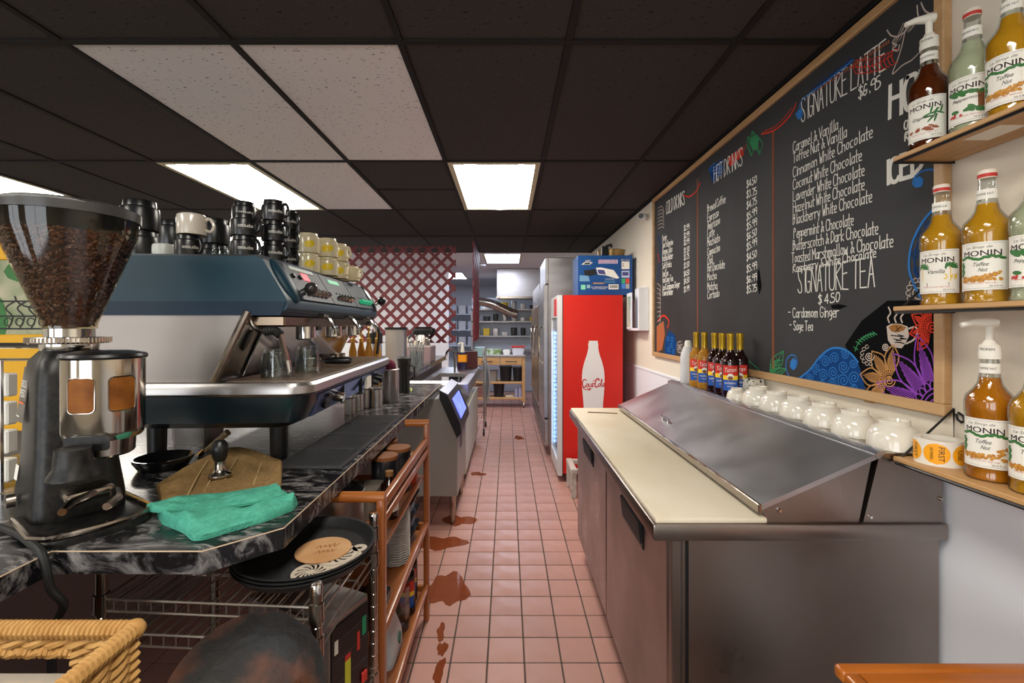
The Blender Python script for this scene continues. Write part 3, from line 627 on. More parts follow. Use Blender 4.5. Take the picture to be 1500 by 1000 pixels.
def syrup(loc, flav, colr, a, label, pump=False, sc=1.0, collar='VANILLA'):
    """tall square-shouldered syrup bottle with printed paper label; a = direction the label faces"""
    t = thing('syrup_bottle', label, 'bottle', loc, group='syrup bottles on the wall shelves'); x, y, z = loc; R = .0395*sc; q = lambda p: [(r*sc, h*sc) for r, h in p]
    MB().lathe(q([(0, .001), (.036, .001), (.0385, .004), (.038, .012), (.0365, .02), (.0375, .03), (.0375, .136), (.0395, .15), (.0395, .172), (.037, .183), (.026, .198), (.019, .212), (.0165, .228), (0, .228)]), 32, loc).build('syrup', SYR[colr], t)
    MB().lathe(q([(.0405, .0), (.0415, .006), (.041, .012), (.039, .02), (.0402, .03), (.0402, .137), (.0425, .15), (.0425, .174), (.0395, .187), (.0285, .201), (.021, .215), (.0165, .24), (.0145, .27), (.0145, .288)]), 32, loc).build('glass', GLASS, t)
    R = .0407*sc; d = .0006; u1 = .034*sc
    lb = patch((x, y, z), R, a, -u1-.012*sc, u1+.012*sc, .030*sc, .138*sc, .0004).build('paper_label', PAPER, t)
    f1 = ink((x, y, z), R, a, .0009); f2 = ink((x, y, z), R, a, .0012); K = sc
    mb = MB()
    for (p, qq) in (((-.042, .034), (.042, .034)), ((.042, .034), (.042, .134)), ((.042, .134), (-.042, .134)), ((-.042, .134), (-.042, .034))):
        n = 8; mb.ribbon([((p[0]+(qq[0]-p[0])*i/n)*K, (p[1]+(qq[1]-p[1])*i/n)*K) for i in range(n+1)], .0006, f1)
    mb.build('label_border', M('print_grey', (150, 146, 140), .6), lb, smooth=False)
    mb = MB(); txt(mb, 'MONIN', 0, .113*K, .066*K, .0125*K, f1); txt(mb, 'MONIN', .0006, .113*K, .066*K, .0125*K, f1); mb.build('label_lettering', MONB, lb, smooth=False)
    mb = MB(); txt(mb, 'Le Sirop de', -.004*K, .126*K, .045*K, .008*K, f1, shear=.35); mb.build('label_script', M('print_soft_grey', (110, 104, 100), .6), lb, smooth=False)
    mb = MB()
    if flav == 'Toffee Nut': txt(mb, 'Toffee', 0, .088*K, .026*K, .009*K, f2, shear=.3); txt(mb, 'Nut', .004*K, .0755*K, .014*K, .0085*K, f2, shear=.3)
    else: txt(mb, flav, 0, .084*K, (.05 if len(flav) > 8 else .034)*K, .01*K, f2, shear=.3)
    mb.build('label_flavour', INK, lb, smooth=False)
    rg = random.Random(hash(flav) % 97 if False else len(flav)*7+int(x*1000)); g = MB(); nu = MB()
    if flav == 'Toffee Nut':
        for i in range(9): u = (-.036+.009*i)*K; ell(g, f1, u, (.1025+.003*math.sin(i*1.3))*K, .0075*K, .0032*K, .35*math.sin(i*2))
        for i in range(5): ell(g, f1, (-.038+.003*(i % 2))*K, (.09-.006*i)*K, .006*K, .004*K, 1.2)
        for i in range(60): u = rg.uniform(-.039, .039); top = .06+.018*max(0, u/.039); ell(nu, f2 if i % 2 else f1, u*K, rg.uniform(.05, top)*K, .0042*K, .003*K, rg.uniform(0, 3), 7)
        nu.build('label_nuts', NUTC, lb, smooth=False)
    elif flav == 'Vanilla':
        for cx_ in (-.03, .026):
            for i in range(7): an = .45*i-.2; ell(g, f1, (cx_+.009*math.cos(an))*K, (.094+.006*math.sin(an))*K, .009*K, .0024*K, an*.8-.6+(.6 if an < 1.5 else 0))
            nu.ribbon([((cx_+.001)*K, .06*K), (cx_*K, .094*K)], .0016*K, f1)
        for i in range(14): ell(nu, f2, (.028+rg.uniform(-.012, .012))*K, (.07+rg.uniform(-.006, .006))*K, .003*K, .0016*K, rg.uniform(0, 3), 6)
        tag(nu.build('label_flowers', YELP, lb, smooth=False), kind='stuff'); nb = MB()
        nb.poly([f1(-.018*K, .047*K), f1(.024*K, .047*K), f1(.024*K, .057*K), f1(-.018*K, .057*K)]); nb.build('label_crate', BROWNP, lb, smooth=False)
    elif flav == 'Gingerbread':
        for i in range(9): ell(g, f1, (.018+rg.uniform(-.012, .018))*K, (.09+rg.uniform(-.012, .014))*K, .011*K, .0022*K, .5+rg.uniform(-.9, .9))
        for i in range(14): ell(nu, f2, rg.uniform(-.034, .03)*K, rg.uniform(.05, .062)*K, .006*K, .0026*K, rg.uniform(-.6, .6), 7)
        nu.build('label_spice', M('print_rust', (150, 74, 34), .6), lb, smooth=False)
    else:
        for i in range(16): ell(g, f1, rg.uniform(-.036, .03)*K, rg.choice((rg.uniform(.052, .07), rg.uniform(.095, .104)))*K, .009*K, .0045*K, rg.uniform(-.7, .7))
        for i in range(8): ell(nu, f2, rg.uniform(-.03, -.005)*K, rg.uniform(.048, .056)*K, .003*K, .003*K, 0, 7)
        nu.build('label_berries', REDP, lb, smooth=False); nb = MB(); nb.poly([f2(.02*K, .06*K), f2(.032*K, .06*K), f2(.033*K, .098*K), f2(.019*K, .098*K)]); nb.build('label_cup', BROWNP, lb, smooth=False)
    g.build('label_leaves', GREENL, lb, smooth=False)
    mb = MB(); txt(mb, 'Gourmet Syrup', 0, .0455*K, .05*K, .0036*K, f2); mb.build('label_red_line', REDP, lb, smooth=False)
    mb = MB(); txt(mb, '25.4 fl oz', .024*K, .0385*K, .022*K, .0034*K, f2); mb.build('label_volume', INK, lb, smooth=False)
    nk = patch((x, y, z), .0172*sc, a, -.04*sc, .04*sc, .238*sc, .26*sc, .0005, 16).build('neck_label', PAPER, t)
    mb = MB(); txt(mb, collar, 0, .249*sc, .03*sc, .005*sc, ink((x, y, z), .0172*sc, a, .001)); mb.build('neck_lettering', INK, nk, smooth=False)
    if not pump:
        cp = MB().lathe(q([(0, .286), (.0158, .286), (.0162, .302), (.0145, .305), (0, .305)]), 24, loc).build('cap', CAPW, t)
        MB().lathe(q([(.0164, .288), (.0165, .295), (.0164, .296)]), 24, loc).build('cap_band', REDP, cp)
    else:
        p = MB().lathe(q([(0, .27), (.019, .27), (.0195, .284), (.0185, .288), (.0185, .30), (.012, .306), (.01, .312), (.0075, .312), (.0075, .348), (0, .348)]), 24, loc).build('pump', PUMPW, t)
        mb = MB(); txt(mb, 'MONIN', 0, .292*sc, .024*sc, .006*sc, ink((x, y, z), .0187*sc, a, .0008)); mb.build('pump_lettering', INK, p, smooth=False)
        b = a-.9; e = Vector((math.cos(b), math.sin(b), 0)); c = Vector(loc)+Vector((0, 0, .352*sc))
        MB().tube([c-e*.012, c, c+e*.03*sc, c+e*.05*sc-Vector((0, 0, .006))], [.011*sc, .012*sc, .008*sc, .006*sc], 12).build('spout', PUMPW, p)
        MB().tube([Vector(loc)+Vector((0, 0, .03)), Vector(loc)+Vector((0, 0, .27*sc))], .006, 10).build('dip_tube', M('cloudy_tube', (226, 214, 190), .4, alpha=.6), p)
# three wall shelves with black brackets
SHW = wood('shelf_pine', (206, 164, 112), (178, 134, 84), .5, 1, 1, .1)
SZ = (1.07, 1.465, 1.859); XS0 = 1.02; YS0, YS1 = .35, 1.205
shl = ('lowest', 'middle', 'upper')
for k, z in enumerate(SZ):
    s_ = thing('wall_shelf', f'{shl[k]} pine wall shelf with black wire brackets at the right', 'shelf', (XW-.001, .8, z-.014), group='pine wall shelves')
    MB().box(XS0, XW-.001, YS0, YS1, z-.012, z, bev=.002).build('board', SHW, s_)
    for yy in (YS1-.006, YS0+.02):
        MB().tube([(XS0+.004, yy, z-.016), (XW-.004, yy, z+.125), (XW-.004, yy, z-.016), (XS0+.004, yy, z-.016)], .0032, 6).build('bracket', BLACK, s_)
        MB().tube([(XW-.004, yy-.012, z+.118), (XW-.004, yy-.024, z+.112), (XW-.004, yy-.028, z+.1), (XW-.004, yy-.02, z+.094), (XW-.004, yy-.01, z+.1), (XW-.004, yy-.006, z+.114)], .003, 6).build('hook_eye', BLACK, s_)
    MB().tube([(XS0+.003, YS0+.02, z-.016), (XS0+.003, YS1-.006, z-.016)], .004, 6).build('front_rail', BLACK, s_)
    if k == 2: MB().box(1.06, 1.12, .98, 1.06, z-.0128, z-.0122).build('price_sticker', PAPER, s_)
def facing(x, y, off=0): return math.atan2(-y, -x)+off
def bspot(px, X): return (X, X*F/(px-CX))
syr = [(1361, 1.095, 2, 'Gingerbread', 'brown', True, 'dark brown gingerbread syrup bottle with white pump on the upper shelf', 'GINGERBREAD'), (1424, 1.105, 2, 'Peppermint', 'clear', False, 'clear peppermint syrup bottle with red and white cap on the upper shelf', 'PEPPERMINT'), (1482, 1.1, 2, 'Toffee Nut', 'gold', False, 'golden toffee nut syrup bottle cut by the picture edge on the upper shelf', 'TOFFEE NUT'),
       (1379, 1.1, 1, 'Vanilla', 'gold', False, 'golden vanilla syrup bottle with palm tree label on the middle shelf', 'VANILLA'), (1446, 1.1, 1, 'Toffee Nut', 'gold', False, 'golden toffee nut syrup bottle with red and white cap on the middle shelf', 'TOFFEE NUT'), (1520, 1.105, 1, 'Peppermint', 'clear', False, 'pale peppermint syrup bottle at the right picture edge of the middle shelf', 'PEPPERMINT'),
       (1450, 1.09, 0, 'Toffee Nut', 'amber', True, 'amber toffee nut syrup bottle with white pump beside the orange sticker roll', 'TOFFEE NUT'), (1520, 1.09, 0, 'Toffee Nut', 'gold', False, 'yellow syrup bottle at the right picture edge of the lowest shelf', 'TOFFEE NUT')]
for px, X, k, fl_, c, pu, lb, nk in syr:
    x, y = bspot(px, X); syrup((x, y, SZ[k]), fl_, c, facing(x, y, -.25), lb, pu, 1.0, nk)
# roll of orange USE FIRST stickers
rx, ry = 1.085, 1.145; rr = .048
rt = thing('sticker_roll', 'roll of round orange USE FIRST stickers on the lowest shelf', 'sticker roll', (rx, ry, SZ[0]))
MB().lathe([(.034, 0), (rr, 0), (rr, .062), (.034, .062), (.034, 0)], 40, (rx, ry, SZ[0]+.0002)).build('paper_roll', M('backing_paper', (232, 226, 214), .4), rt)
OR = M('fluorescent_orange', (250, 170, 22), .5); a = facing(rx, ry)
for k, off in enumerate((-.055, .0, .055)):
    f = lambda u, v, o=off, d=.0006: cylmap((rx, ry, SZ[0]), rr, a)(u+o-.004, v, d)
    st = MB().sheet(lambda s, t: f((.0255*math.sqrt(max(0, 1-(2*t-1)**2)))*(2*s-1), .031+.0255*(2*t-1)), 10, 14).build('sticker', OR, rt)
    mb = MB(); f2 = lambda u, v: f(u, v, off, .0011)
    txt(mb, 'FIRST', .009, .031, .035, .011, f2, rot=-90); txt(mb, 'USE PRIMERO' if k == 1 else 'USE', -.009, .031, .03 if k == 1 else .022, .006 if k == 1 else .011, f2, rot=-90) if k == 1 else txt(mb, 'USE', .009-.018, .031, .024, .011, f2, rot=-90)
    mb.build('sticker_lettering', INK, st, smooth=False)
# ---------------------------------------------------------------- red-yellow-blue label bottles behind the lid
TB_ = {k: M('torani_'+k, c, .45) for k, c in dict(red=(206, 40, 28), yellow=(246, 206, 40), blue=(24, 82, 168)).items()}; GOLD = M('gold_foil', (206, 166, 44), .35, .6)
for k, (px, X, c, lb) in enumerate(((1020, 1.055, 'honey', 'honey coloured syrup bottle next to the white squeeze bottle'), (1032, 1.06, 'honey', 'honey coloured syrup bottle beside the dark raspberry bottles'), (1047, 1.06, 'dark', 'dark raspberry syrup bottle, left one of the dark front three'), (1058, 1.055, 'dark', 'dark raspberry syrup bottle in the middle of the dark three'), (1070, 1.05, 'dark', 'dark raspberry syrup bottle nearest the bowls with full label'), (1084, 1.115, 'dark', 'dark syrup bottle mostly hidden behind the others by the wall'))):
    x, y = bspot(px, X); t = thing('syrup_bottle', lb+' on the prep table ledge', 'bottle', (x, y, 1.0765), group='gold capped syrup bottles'); L_ = (x, y, 1.0765); a = facing(x, y)
    MB().lathe([(0, 0), (.034, 0), (.037, .004), (.037, .165), (.034, .182), (.022, .2), (.0145, .218), (.0135, .24), (.0135, .25), (0, .25)], 28, L_).build('glass', SYR[c], t)
    MB().lathe([(.0148, .222), (.0152, .222), (.0152, .28), (.0165, .282), (.0165, .298), (.013, .301), (0, .301)], 20, L_).build('foil_cap', GOLD, t)
    z0, z1, z2, z3 = .035, .085, .105, .152
    lb_ = patch(L_, .0372, a, -.036, .036, z2, z3, .0004).build('label_top', TB_['red'], t); patch(L_, .0372, a, -.036, .036, z1, z2, .0004).build('label_band', TB_['yellow'], t); bl = patch(L_, .0372, a, -.036, .036, z0, z1, .0004).build('label_bottom', TB_['blue'], t)
    mb = MB(); txt(mb, 'Torani', 0, .132, .052, .021, ink(L_, .0372, a, .001), rot=6, shear=.25); (txt(mb, 'RASPBERRY', 0, .07, .05, .009, ink(L_, .0372, a, .001)) if c == 'dark' else scribble(mb, 0, .07, .045, .007, ink(L_, .0372, a, .001), .0014, k)); scribble(mb, 0, .055, .028, .003, ink(L_, .0372, a, .001), .001, k+9); tag(mb.build('label_lettering', PAPER, lb_, smooth=False), kind='stuff')
    mb = MB(); f = ink(L_, .0372, a, .0012); ell(mb, f, 0, .1, .014, .015); mb.build('label_emblem', PAPER, lb_, smooth=False); mb = MB(); f = ink(L_, .0372, a, .0016); ell(mb, f, 0, .094, .011, .009); mb.build('emblem_figure', BROWNP, lb_, smooth=False)
x, y = bspot(1008, 1.05); t = thing('squeeze_bottle', 'cloudy white plastic squeeze bottle at the far end of the ledge', 'bottle', (x, y, 1.0765))
MB().lathe([(0, 0), (.04, 0), (.043, .005), (.043, .15), (.04, .175), (.03, .2), (.024, .215), (0, .215)], 24, (x, y, 1.0765)).build('body', M('cloudy_plastic', (214, 214, 216), .35, alpha=.9), t)
MB().lathe([(0, .212), (.02, .212), (.02, .232), (.015, .25), (0, .252)], 20, (x, y, 1.0765)).build('cap', PUMPW, t)
# ---------------------------------------------------------------- wall things near the fridge
t = thing('security_camera', 'small white security camera with black lens on the right wall', 'camera', (XW-.001, 3.86, 2.3)); c = W(946, 315, 3.78)
MB().cyl((XW-.001, 3.86, 2.315), (1.145, 3.82, 2.325), .012).build('mount', WALLW, t); MB().cyl((1.165, 3.86, 2.33), (1.105, 3.765, 2.318), .028, .026, 20).build('housing', WALLW, t); MB().cyl((1.109, 3.77, 2.3185), (1.102, 3.76, 2.3175), .022, n=20).build('lens', BLACK, t)
t = thing('document_holder', 'white wall-mounted holder with a printed card beside the fridge', 'holder', (XW-.001, 4.05, 1.4))
MB().box(XW-.09, XW-.001, 3.78, 3.80, 1.37, 1.73, bev=.003).build('side_panel', WALLW, t); MB().box(XW-.09, XW-.001, 3.80, 4.1, 1.37, 1.39).build('base', WALLW, t); MB().box(XW-.03, XW-.001, 3.80, 4.1, 1.39, 1.74).build('back_panel', WALLW, t)
MB().box(XW-.1, XW-.085, 3.98, 4.12, 1.38, 1.70, bev=.004).build('front_panel', WALLW, t)
MB().box(XW-.104, XW-.1005, 3.99, 4.1, 1.40, 1.67).build('printed_card', M('pastel_card', (206, 196, 180), .6, var=(14, (128, 168, 160), .15, 3)), t)
c = (XW-.045, 1.215, 2.372); t = thing('plastic_bag', 'crumpled clear plastic bag hanging at the top corner of the chalkboard', 'bag', c)
MB().ball(c, (.04, .035, .05), 16, 10).build('bag', M('milky_plastic', (200, 196, 206), .25, alpha=.55), t); MB().tube([(c[0], c[1], c[2]+.045), (c[0]+.01, c[1], CEIL-.003)], .006).build('knot', M('milky_plastic'), t)
# foreground wooden table at the right
WT = wood('honey_oak', (190, 110, 36), (150, 78, 20), .3, 0, 1, .4); t = thing('wooden_table', 'honey coloured wooden table corner in the right foreground', 'table', (.9, .6, 0))
zt2 = .76; xl, yt = .635, .889
MB().box(xl+.03, XW-.02, .22, yt-.028, zt2-.022, zt2-.002).build('panel', WT, t)
MB().box(xl, XW-.02, yt-.028, yt, zt2-.026, zt2, bev=.008, seg=3).build('edge_rail', WT, t); MB().box(xl, xl+.03, .22, yt-.028, zt2-.026, zt2, bev=.008, seg=3).build('edge_rail', WT, t)
for x in (xl+.06, XW-.08):
    for y in (.28, yt-.07): MB().box(x-.022, x+.022, y-.022, y+.022, 0, zt2-.024, bev=.004).build('leg', WT, t)
# ================================================================ LEFT SIDE: counter
ZC = .955
MAR = marble('black_marble_laminate', (20, 20, 22), (52, 50, 52), (168, 164, 162), 2.6, .2)
EDGE = M('laminate_seam', (196, 172, 146), .6)
ct = thing('bar_counter', 'black marbled laminate bar counter with clipped corner carrying the espresso machine', 'counter', (-1.1, 2.2, 0))
outl = [(-.93, .79), (-.93, .929), (-.622, .929), (-.508, 1.036), (-.515, 3.6), (-1.75, 3.6), (-1.75, .79)]
MB().prism(outl, 2, ZC-.047, ZC).build('countertop', MAR, ct)
for a, b in zip(outl[0:4], outl[1:5]):
    MB().tube([(a[0], a[1], ZC-.0005), (b[0], b[1], ZC-.0005)], .0014, 5).build('edge_seam', EDGE, ct)
MB().box(-1.74, -1.70, .81, 3.58, .0, ZC-.047).build('back_panel', WALLD, ct)
MB().box(-1.70, -.98, 3.05, 3.09, 0, ZC-.047).build('end_panel', WALLD, ct)
MB().box(-1.70, -1.66, .81, .85, 0, ZC-.047).build('leg', WALLD, ct)
# ---------------------------------------------------------------- espresso machine
R90 = math.radians
EPIV = Vector((-.70, 1.45, ZC)); ERZ = math.radians(2.5)
em = thing('espresso_machine', 'large teal and stainless three-group espresso machine on the counter', 'espresso machine', EPIV, ERZ)
EM = T(*EPIV)@RZ(ERZ)
def ew(x, y, z): return EM@Vector((x, y, z))
BLUEREFL = M('blue_reflection_steel', (86, 104, 160), .28, .6, var=(4, (66, 80, 132), .3, 3)); DGR = M('control_panel_grey', (48, 56, 66), .5, 0, spec=.2, var=(5, (34, 42, 52), .3, 3))  # front plate is stainless: the blue it reflects is put into its colour
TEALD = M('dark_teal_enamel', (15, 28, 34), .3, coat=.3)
for x in (-.09, -.5):
    for y in (.14, 1.1):
        f = MB().cyl((x, y, 0), (x, y, .13), .027, .03, 20).build('foot', BLACK, em, local=True)
def ring(x0, x1, y0, y1, r, z): return [(x, y, z) for x, y in rrect(x0, x1, y0, y1, r, 6)]
MB().loft([ring(-.5, -.03, .06, 1.13, .05, .122), ring(-.585, .03, .0, 1.18, .06, .15), ring(-.60, .055, -.012, 1.19, .07, .2), ring(-.605, .06, -.016, 1.195, .07, .236)]).build('base', TEALD, em, local=True)
bf = MB().add([(.036, .1, .15), (.036, 1.12, .15), (.066, 1.12, .225), (.066, .1, .225), (.03, .1, .15), (.03, 1.12, .15), (.05, 1.12, .225), (.05, .1, .225)], [(0, 1, 2, 3), (4, 7, 6, 5), (0, 4, 5, 1), (2, 6, 7, 3), (0, 3, 7, 4), (1, 5, 6, 2)]).build('front_plate', BLUEREFL, em, local=True)
MB().cyl((.05, .2, .19), (.062, .2, .186), .03, .03, 20).build('pressure_gauge', BLACK, bf, local=True); MB().cyl((.05, .3, .19), (.085, .3, .182), .02, .018, 16).build('knob', CHROMEW, bf, local=True)
MB().box(.056, .068, .7, .78, .16, .215).build('white_sticker', PAPER, bf, local=True); MB().cyl((.05, .93, .19), (.09, .93, .182), .026, .022, 16).build('valve_knob', BLACK, bf, local=True); MB().cyl((.05, .86, .175), (.085, .86, .168), .014, .01, 12).build('valve_knob', BLACK, bf, local=True)
for y in (.36, .62, .82): MB().box(.052, .0672, y-.002, y+.002, .152, .224).build('panel_gap', BLACK, bf, local=True)
MB().loft([ring(-.607, .066, -.018, 1.197, .07, .236), ring(-.612, .078, -.026, 1.205, .075, .244), ring(-.612, .078, -.026, 1.205, .075, .268), ring(-.606, .07, -.02, 1.199, .07, .278)]).build('drip_tray', STEEL, em, local=True)
mb = MB(); 
for k in range(64): y = .02+k*.0178; mb.box(-.2, .052, y, y+.011, .2782, .2822)
for x in (-.2, -.12, -.04, .044): mb.box(x, x+.008, .02, 1.155, .278, .281)
tag(mb.build('drip_grate', M('drip_grate_steel', (150, 134, 118), .4, .7, var=(20, (112, 92, 72), .3, 3)), em, local=True), kind='stuff')
MB().prism([(-.60, .279), (-.225, .279), (-.125, .505), (-.60, .505)], 1, .005, 1.17).build('back_body', M('satin_side_steel', (150, 142, 134), .4, 1, var=(1.2, (120, 112, 106), .4, 3), stretch=(1, 1, 3)), em, local=True)
for y in (.0, 1.175): MB().tube([(-.228, y, .28), (-.122, y, .506)], .013, 10).build('edge_strip', CHROMEW, em, local=True)
MB().prism([(-.214, .285), (-.12, .505), (-.115, .505), (-.209, .285)], 1, .14, 1.15).build('mirror_panel', M('mirror_steel', (188, 192, 204), .14, 1, bump=(3, .12)), em, local=True)
sl = MB(); dv = Vector((.1, 0, .226)).normalized(); cc = Vector((-.168, .07, .41)); sl.loft([[tuple(cc+Vector((k*.012+.004, 0, 0))+dv*(.038*math.cos(t))+Vector((0, 1, 0))*(.012*math.sin(t))) for t in [2*PI*i/16 for i in range(16)]] for k in (0, .6)]).build('vent_slot', BLACK, em, local=True)
hood = [(-.585, .68), (-.10, .68), (-.078, .672), (-.004, .548), (0, .535), (0, .515), (-.012, .505), (-.60, .505), (-.615, .53), (-.60, .64)]
MB().prism(hood, 1, 0, 1.17).build('hood', TEAL, em, local=True)
MB().prism([(-.61, .492), (-.02, .492), (-.004, .536), (-.62, .536)], 1, -.004, 1.174).build('hood_trim', M('blue_trim', (14, 38, 58), .5, spec=.3), em, local=True)
MB().prism([(-.60, .681), (-.10, .681), (-.10, .69), (-.596, .69)], 1, .03, 1.15).build('cup_rail', TEALD, em, local=True)
# control panel on the slanting front
sd = Vector((-.074, 0, .124)).normalized(); sn = Vector((.124, 0, .074)).normalized(); so = Vector((-.004, 0, .548))
def cp(y, s_, d): return so+sd*s_+sn*d+Vector((0, y, 0))
def cpbox(y0, y1, s0, s1, d0, d1): 
    return MB().add([cp(y, s_, d) for y in (y0, y1) for s_ in (s0, s1) for d in (d0, d1)], [(0, 1, 3, 2), (4, 6, 7, 5), (0, 4, 5, 1), (2, 3, 7, 6), (0, 2, 6, 4), (1, 5, 7, 3)])
GRB = M('green_keys', (30, 150, 110), .4, emit=((30, 160, 110), .3)); RDD = M('red_display', (170, 20, 40), .3, emit=((220, 20, 50), .8)); LBG = M('key_strip', (176, 190, 180), .5)
for k in range(3):
    y0 = .12+.33*k; pl = cpbox(y0, y0+.322, -.002, .142, 0, .007).build('control_panel', DGR, em, local=True)
    for b in range(5):
        yy = y0+.1+b*.042; MB().cyl(cp(yy, .03, .006), cp(yy, .03, .028), .011, .009, 10).build('key', GRB if k == 2 else CHROME, pl, local=True); MB().cyl(cp(yy, .055, .006), cp(yy, .055, .01), .004, n=8).build('indicator', CHROME, pl, local=True)
    if k == 0:
        cpbox(y0+.12, y0+.18, .088, .118, .006, .009).build('display', RDD, pl, local=True); cpbox(y0+.18, y0+.27, .088, .118, .006, .008).build('display_frame', DGR, pl, local=True); cpbox(y0+.04, y0+.26, .124, .14, .006, .009).build('key_label', LBG, pl, local=True)
        for yy in (.03, .09): MB().cyl(cp(y0+yy, .095, .006), cp(y0+yy, .095, .016), .01, .008, 12).build('switch', BLACK, pl, local=True)
    elif k == 1: cpbox(y0+.08, y0+.22, .105, .125, .006, .009).build('key_label', GRB, pl, local=True)
for y in (.07, 1.135):
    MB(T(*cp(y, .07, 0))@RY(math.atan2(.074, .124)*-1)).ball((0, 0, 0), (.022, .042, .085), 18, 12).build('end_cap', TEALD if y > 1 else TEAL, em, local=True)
MB().ball(cp(.15, .025, .04), .022, 18, 12).build('steam_knob', M('brown_black_knob', (50, 46, 46), .25), em, local=True); MB().cyl(cp(.16, .03, .004), cp(.16, .03, .04), .012).build('knob_stem', CHROME, em, local=True)
MB().cyl(cp(1.13, .02, .01), cp(1.13, .02, .05), .008).build('knob_stem', CHROME, em, local=True); MB().ball(cp(1.13, .02, .06), .024, 16, 10).build('steam_knob', BLACK, em, local=True)
# groups, levers, wands
MB().box(-.13, -.02, .03, 1.14, .455, .493, bev=.006).build('group_rail', M('brown_chrome', (120, 104, 88), .22, 1), em, local=True)
for k, y in enumerate((.30, .62, .93)):
    g = MB().lathe([(0, .0), (.03, .0), (.036, .006), (.036, .05), (.03, .055), (.03, .08), (0, .08)], 24, (-.06, y, .405)).build('group_head', CHROME, em, local=True)
    MB().tube(spline([(-.02, y+.02, .50), (.02, y+.02, .488), (.045, y+.02, .45), (.048, y+.02, .425)], 5), .0085, 10).build('brew_lever', CHROME, g, local=True)
    MB().box(-.09, -.05, y+.1, y+.14, .44, .458).build('clip', BLACK, em, local=True)
wv = lambda px, py, Y: em.matrix_basis.inverted()@W(px, py, Y)
st = MB().tube(spline([wv(367, 447, 1.47), wv(367, 466, 1.47), wv(374, 480, 1.47), wv(388, 485, 1.47), wv(400, 484, 1.47)], 5), .0085, 10).build('steam_pipe', CHROMEW, em, local=True)
mb = MB(); g0, g1, g2 = wv(388, 485, 1.47), wv(402, 484, 1.47), wv(411, 491, 1.47); pts = spline([g0, g1, g2], 8); mb.tube(pts, [.0135+(.002 if i % 2 else 0) for i in range(len(pts))], 12); mb.build('heat_grip', BLACKM, st, local=True)
MB().tube([wv(410, 489, 1.47), wv(421, 530, 1.5), wv(424, 543, 1.5)], [.008, .0085, .0065], 10).build('wand', CHROMEW, st, local=True); MB().cyl(wv(421, 528, 1.5), wv(424, 545, 1.5), .011, .007, 12).build('tip', CHROME, st, local=True)
MB().lathe([(0, 0), (.02, 0), (.022, .02), (.012, .055), (.006, .062), (.006, .075), (0, .075)], 18, tuple(wv(388, 480, 1.53))).build('hot_water_spout', CHROME, em, local=True)
MB().tube(spline([(-.04, 1.1, .49), (0, 1.1, .47), (.03, 1.1, .42), (.02, 1.1, .30)], 5), .008, 8).build('steam_pipe', BLACK, em, local=True)
# portafilters and glasses on the drip tray
def portafilter(x, y, rz, label):
    p = ew(x, y, .2825); t = thing('portafilter', label, 'portafilter', p, rz, group='portafilters on the drip tray')
    MB().lathe([(.0, .0), (.03, .0), (.034, .008), (.036, .03), (.038, .036), (.035, .036), (.032, .01), (0, .008)], 24).build('basket', CHROME, t, local=True)
    MB().tube([(.03, 0, .02), (.06, 0, .022)], .009, 10).build('neck', CHROME, t, local=True); MB().tube([(.055, 0, .022), (.09, 0, .024), (.15, 0, .025), (.165, 0, .024)], [.011, .015, .0165, .011], 12).build('handle', BLACK, t, local=True)
portafilter(-.12, .52, math.radians(8), 'chrome portafilter with black handle lying nearest the glasses'); portafilter(-.12, .86, math.radians(-112), 'chrome portafilter lying further along the drip tray, handle towards the camera')
def tumbler(loc, r, h, label, rz=0, inv=True, group='upturned glasses on the drip tray', nm='drinking_glass'):
    pr = [(r*.86, 0), (r*.86, .006), (r, h*.55), (r*.98, h), (r*.94, h), (r*.95, h*.55), (r*.8, .012), (0, .01)]; pr = [(0, 0)]+pr
    if inv: pr = [(q, h-z) for q, z in pr]
    o = MB().lathe(pr, 28).build(nm, GLASS, local=True); o.location = loc; return tag(o, label, 'glass', group)
a = W(405, 548, 1.57); b = W(447, 541, 1.72); tumbler((a.x, a.y, ew(0, 0, .2825).z), .05, .095, 'upturned clear glass on the drip tray in front of the steam wand'); tumbler((b.x+.01, b.y, ew(0, 0, .2825).z), .044, .098, 'upturned clear glass on the drip tray behind the steam wand')
GOLDP = M('golden_pump', (206, 158, 60), .3, .3); wr0 = ew(-.2, 1.25, 0); zr = ZC+.1
t = thing('wire_riser', 'white wire riser beyond the espresso machine carrying pump bottles', 'rack', (wr0.x+.1, wr0.y+.08, ZC)); mb = MB()
for y in [wr0.y+.02*k for k in range(10)]: mb.tube([(wr0.x, y, zr-.003), (wr0.x+.19, y, zr-.003)], .0025, 6)
for x in (wr0.x, wr0.x+.19):
    for z in (ZC+.004, ZC+.05, zr-.004): mb.tube([(x, wr0.y, z), (x, wr0.y+.18, z)], .003, 6)
    for y in (wr0.y, wr0.y+.18): mb.tube([(x, y, ZC+.001), (x, y, zr-.003)], .003, 6)
tag(mb.build('wires', WALLW, t), kind='stuff')
